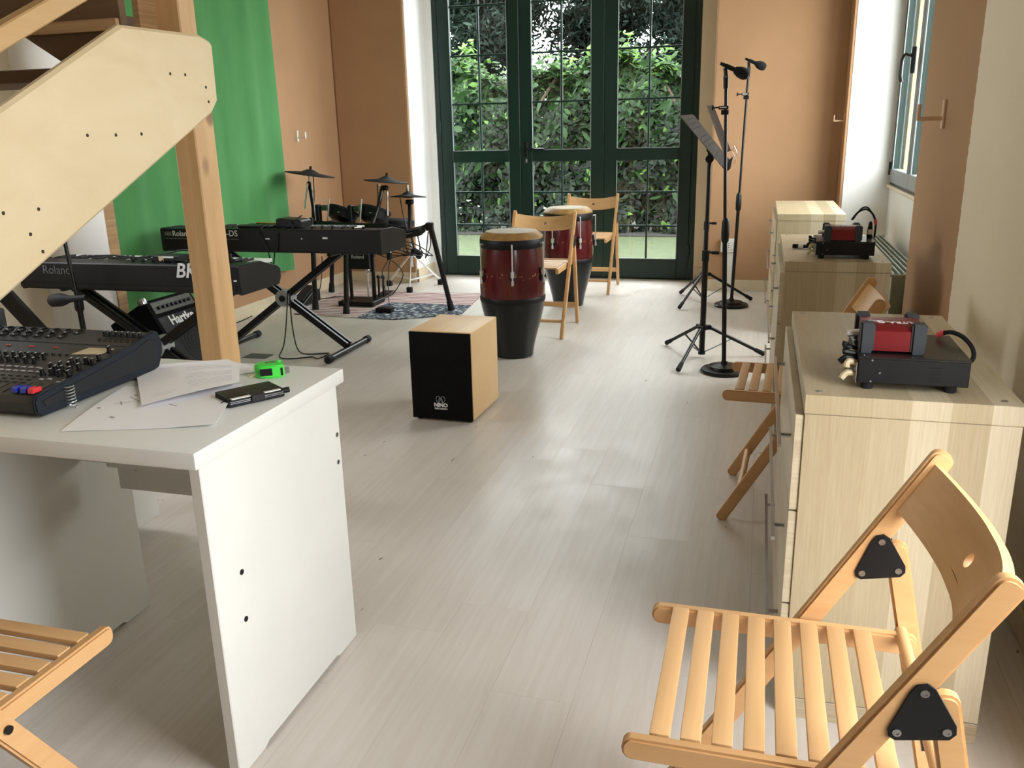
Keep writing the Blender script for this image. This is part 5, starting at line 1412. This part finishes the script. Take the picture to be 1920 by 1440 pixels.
MB().lathe([(.010, .034), (.007, .062), (.004, .068)], (.442, 3.82, .8315), None, 14).build('boot', BP, t)
place(t, (.442, 3.82, .8315))
t = thing('cable_connector', 'black and silver cable connector lying on the middle chest', 'connector')
z = .7705
MB().cyl((.151, 4.012, z), (.176, 4.008, z), .0095, seg=14).build('plug', BP, t); MB().cyl((.175, 4.008, z), (.196, 4.004, z), .0100, seg=14).build('silver_collar', M['white_plastic'], t)
MB().cyl((.195, 4.004, z), (.226, 3.998, z), .0085, .006, 14).build('boot', BP, t); place(t, (.188, 4.005, .76))

# ================================================================ WALL THINGS
# green cloth on the left wall
mb = MB(); bm = mb.bm; ny, nz = 90, 14
def cp(i, j, off):
    y = 4.16+i/ny*1.93; z = .272+j/nz*2.7
    yy = y+.03*(1-j/nz)*(i/ny)+(.012 if i == ny else 0)
    a = .010*math.sin(y*9)+.008*math.sin(y*23+1)+.018*math.exp(-((i-ny)/3.)**2)
    if j == 0: z += .006*math.sin(y*11)
    return Vector((XL+.045+a*(1.2-.5*j/nz)+off, yy, z))
Fv = [[bm.verts.new(cp(i, j, 0)) for j in range(nz+1)] for i in range(ny+1)]; Bv = [[bm.verts.new(cp(i, j, -.004)) for j in range(nz+1)] for i in range(ny+1)]
for i in range(ny):
    for j in range(nz):
        bm.faces.new((Fv[i][j], Fv[i+1][j], Fv[i+1][j+1], Fv[i][j+1])); bm.faces.new((Bv[i][j], Bv[i][j+1], Bv[i+1][j+1], Bv[i+1][j]))
for i in range(ny): bm.faces.new((Fv[i][0], Bv[i][0], Bv[i+1][0], Fv[i+1][0]))
for j in range(nz): bm.faces.new((Fv[0][j], Fv[0][j+1], Bv[0][j+1], Bv[0][j])); bm.faces.new((Fv[ny][j], Bv[ny][j], Bv[ny][j+1], Fv[ny][j+1]))
o = mb.build('curtain', M['green_cloth'], None, True, 80)
place(o, (XL+.03, 5.1, .27)); tag(o, 'large plain green backdrop cloth hanging on the left wall', 'backdrop')
o = MB().box((XL+.002, 4.10, 2.965), (XL+.06, 6.2, 3.0), .004).build('curtain_rail', M['pine_rail']); tag(o, 'wooden rail along the top of the green backdrop cloth', 'rail')

# cloth hooks on the walls
def hook(p, n, label, m_=None, s=1.0):
    """plate on the wall, arm and upturned end; p centre on the wall, n wall normal"""
    t = thing('wall_hook', label, 'hook', 'plastic hooks on the walls')
    p = Vector(p); n = Vector(n); d = Vector((-n.y, n.x, 0)); rt = Matrix((n, d, az)).transposed()
    a = MB().obox(p+n*.004*s, (.008*s, .028*s, .085*s), rt, .002).build('plate', m_, t)
    MB().obox(p+n*.04*s-az*.012*s, (.075*s, .018*s, .012*s), rt, .002).build('arm', m_, t)
    MB().obox(p+n*.074*s+az*.008*s, (.009*s, .020*s, .045*s), rt, .002).build('tip', m_, t)
    place(t, p); return t
hook((XL, 6.46, 1.295), (1, 0, 0), 'white plastic hook on the tan left wall beside the green cloth', M['white_plastic'])
M['hook_tan'] = plain('tan_hook_paint', srgb(206, 170, 136), .5)
hook((XR, 4.02, 1.315), (-1, 0, 0), 'tan painted hook on the pier right of the window', M['hook_tan'], 1.35)
hook((.565, 6.98, 1.325), (-1, 0, 0), 'tan painted hook at the end of the back wall beside the white reveal', M['hook_tan'], 1.0)

# socket with its white conduit
t = thing('wall_socket', 'white wall socket box with a white conduit below, on the tan back wall', 'socket')
MB().box((-.285, 7.135, .318), (-.165, 7.169, .424), .004, 2).build('box', M['white_plastic'], t)
MB().box((-.245, 7.131, .340), (-.180, 7.136, .404), .002).build('face_plate', M['white_plastic'], t)
for z in (.356, .372, .388): MB().cyl((-.222, 7.1300, z), (-.222, 7.1318, z), .004, seg=10).build('socket_hole', M['dark_gap'], t)
MB().box((-.238, 7.148, .0), (-.180, 7.158, .318), .002).build('conduit', M['white_plastic'], t)
place(t, (-.22, 7.16, 0))

# radiator in the window niche
t = thing('radiator', 'grey green radiator with a slotted top grille in the window niche', 'radiator')
MB().box((.660, 4.615, .06), (.82, 6.30, .538), .004).build('casing', M['radiator'], t)
for k in range(6):
    MB().beam((.668+.027*k, 4.620, .552), (.668+.027*k, 6.295, .552), .009, .020, (1, 0, 0), .002).build('grille_bar', M['radiator'], t)
MB().box((.662, 4.617, .536), (.818, 6.298, .5405)).build('grille_shade_sheet', M['dark_gap'], t)  # dark sheet standing for the shade between the grille bars
MB().box((.655, 4.606, .06), (.825, 4.616, .560), .003).build('end_plate', M['radiator'], t)
MB().box((.655, 6.30, .06), (.825, 6.31, .560), .003).build('end_plate', M['radiator'], t)
MB().box((.70, 4.7, .0), (.75, 4.76, .06)).box((.70, 6.1, .0), (.75, 6.16, .06)).build('foot', M['radiator'], t)
place(t, (.74, 5.45, 0))
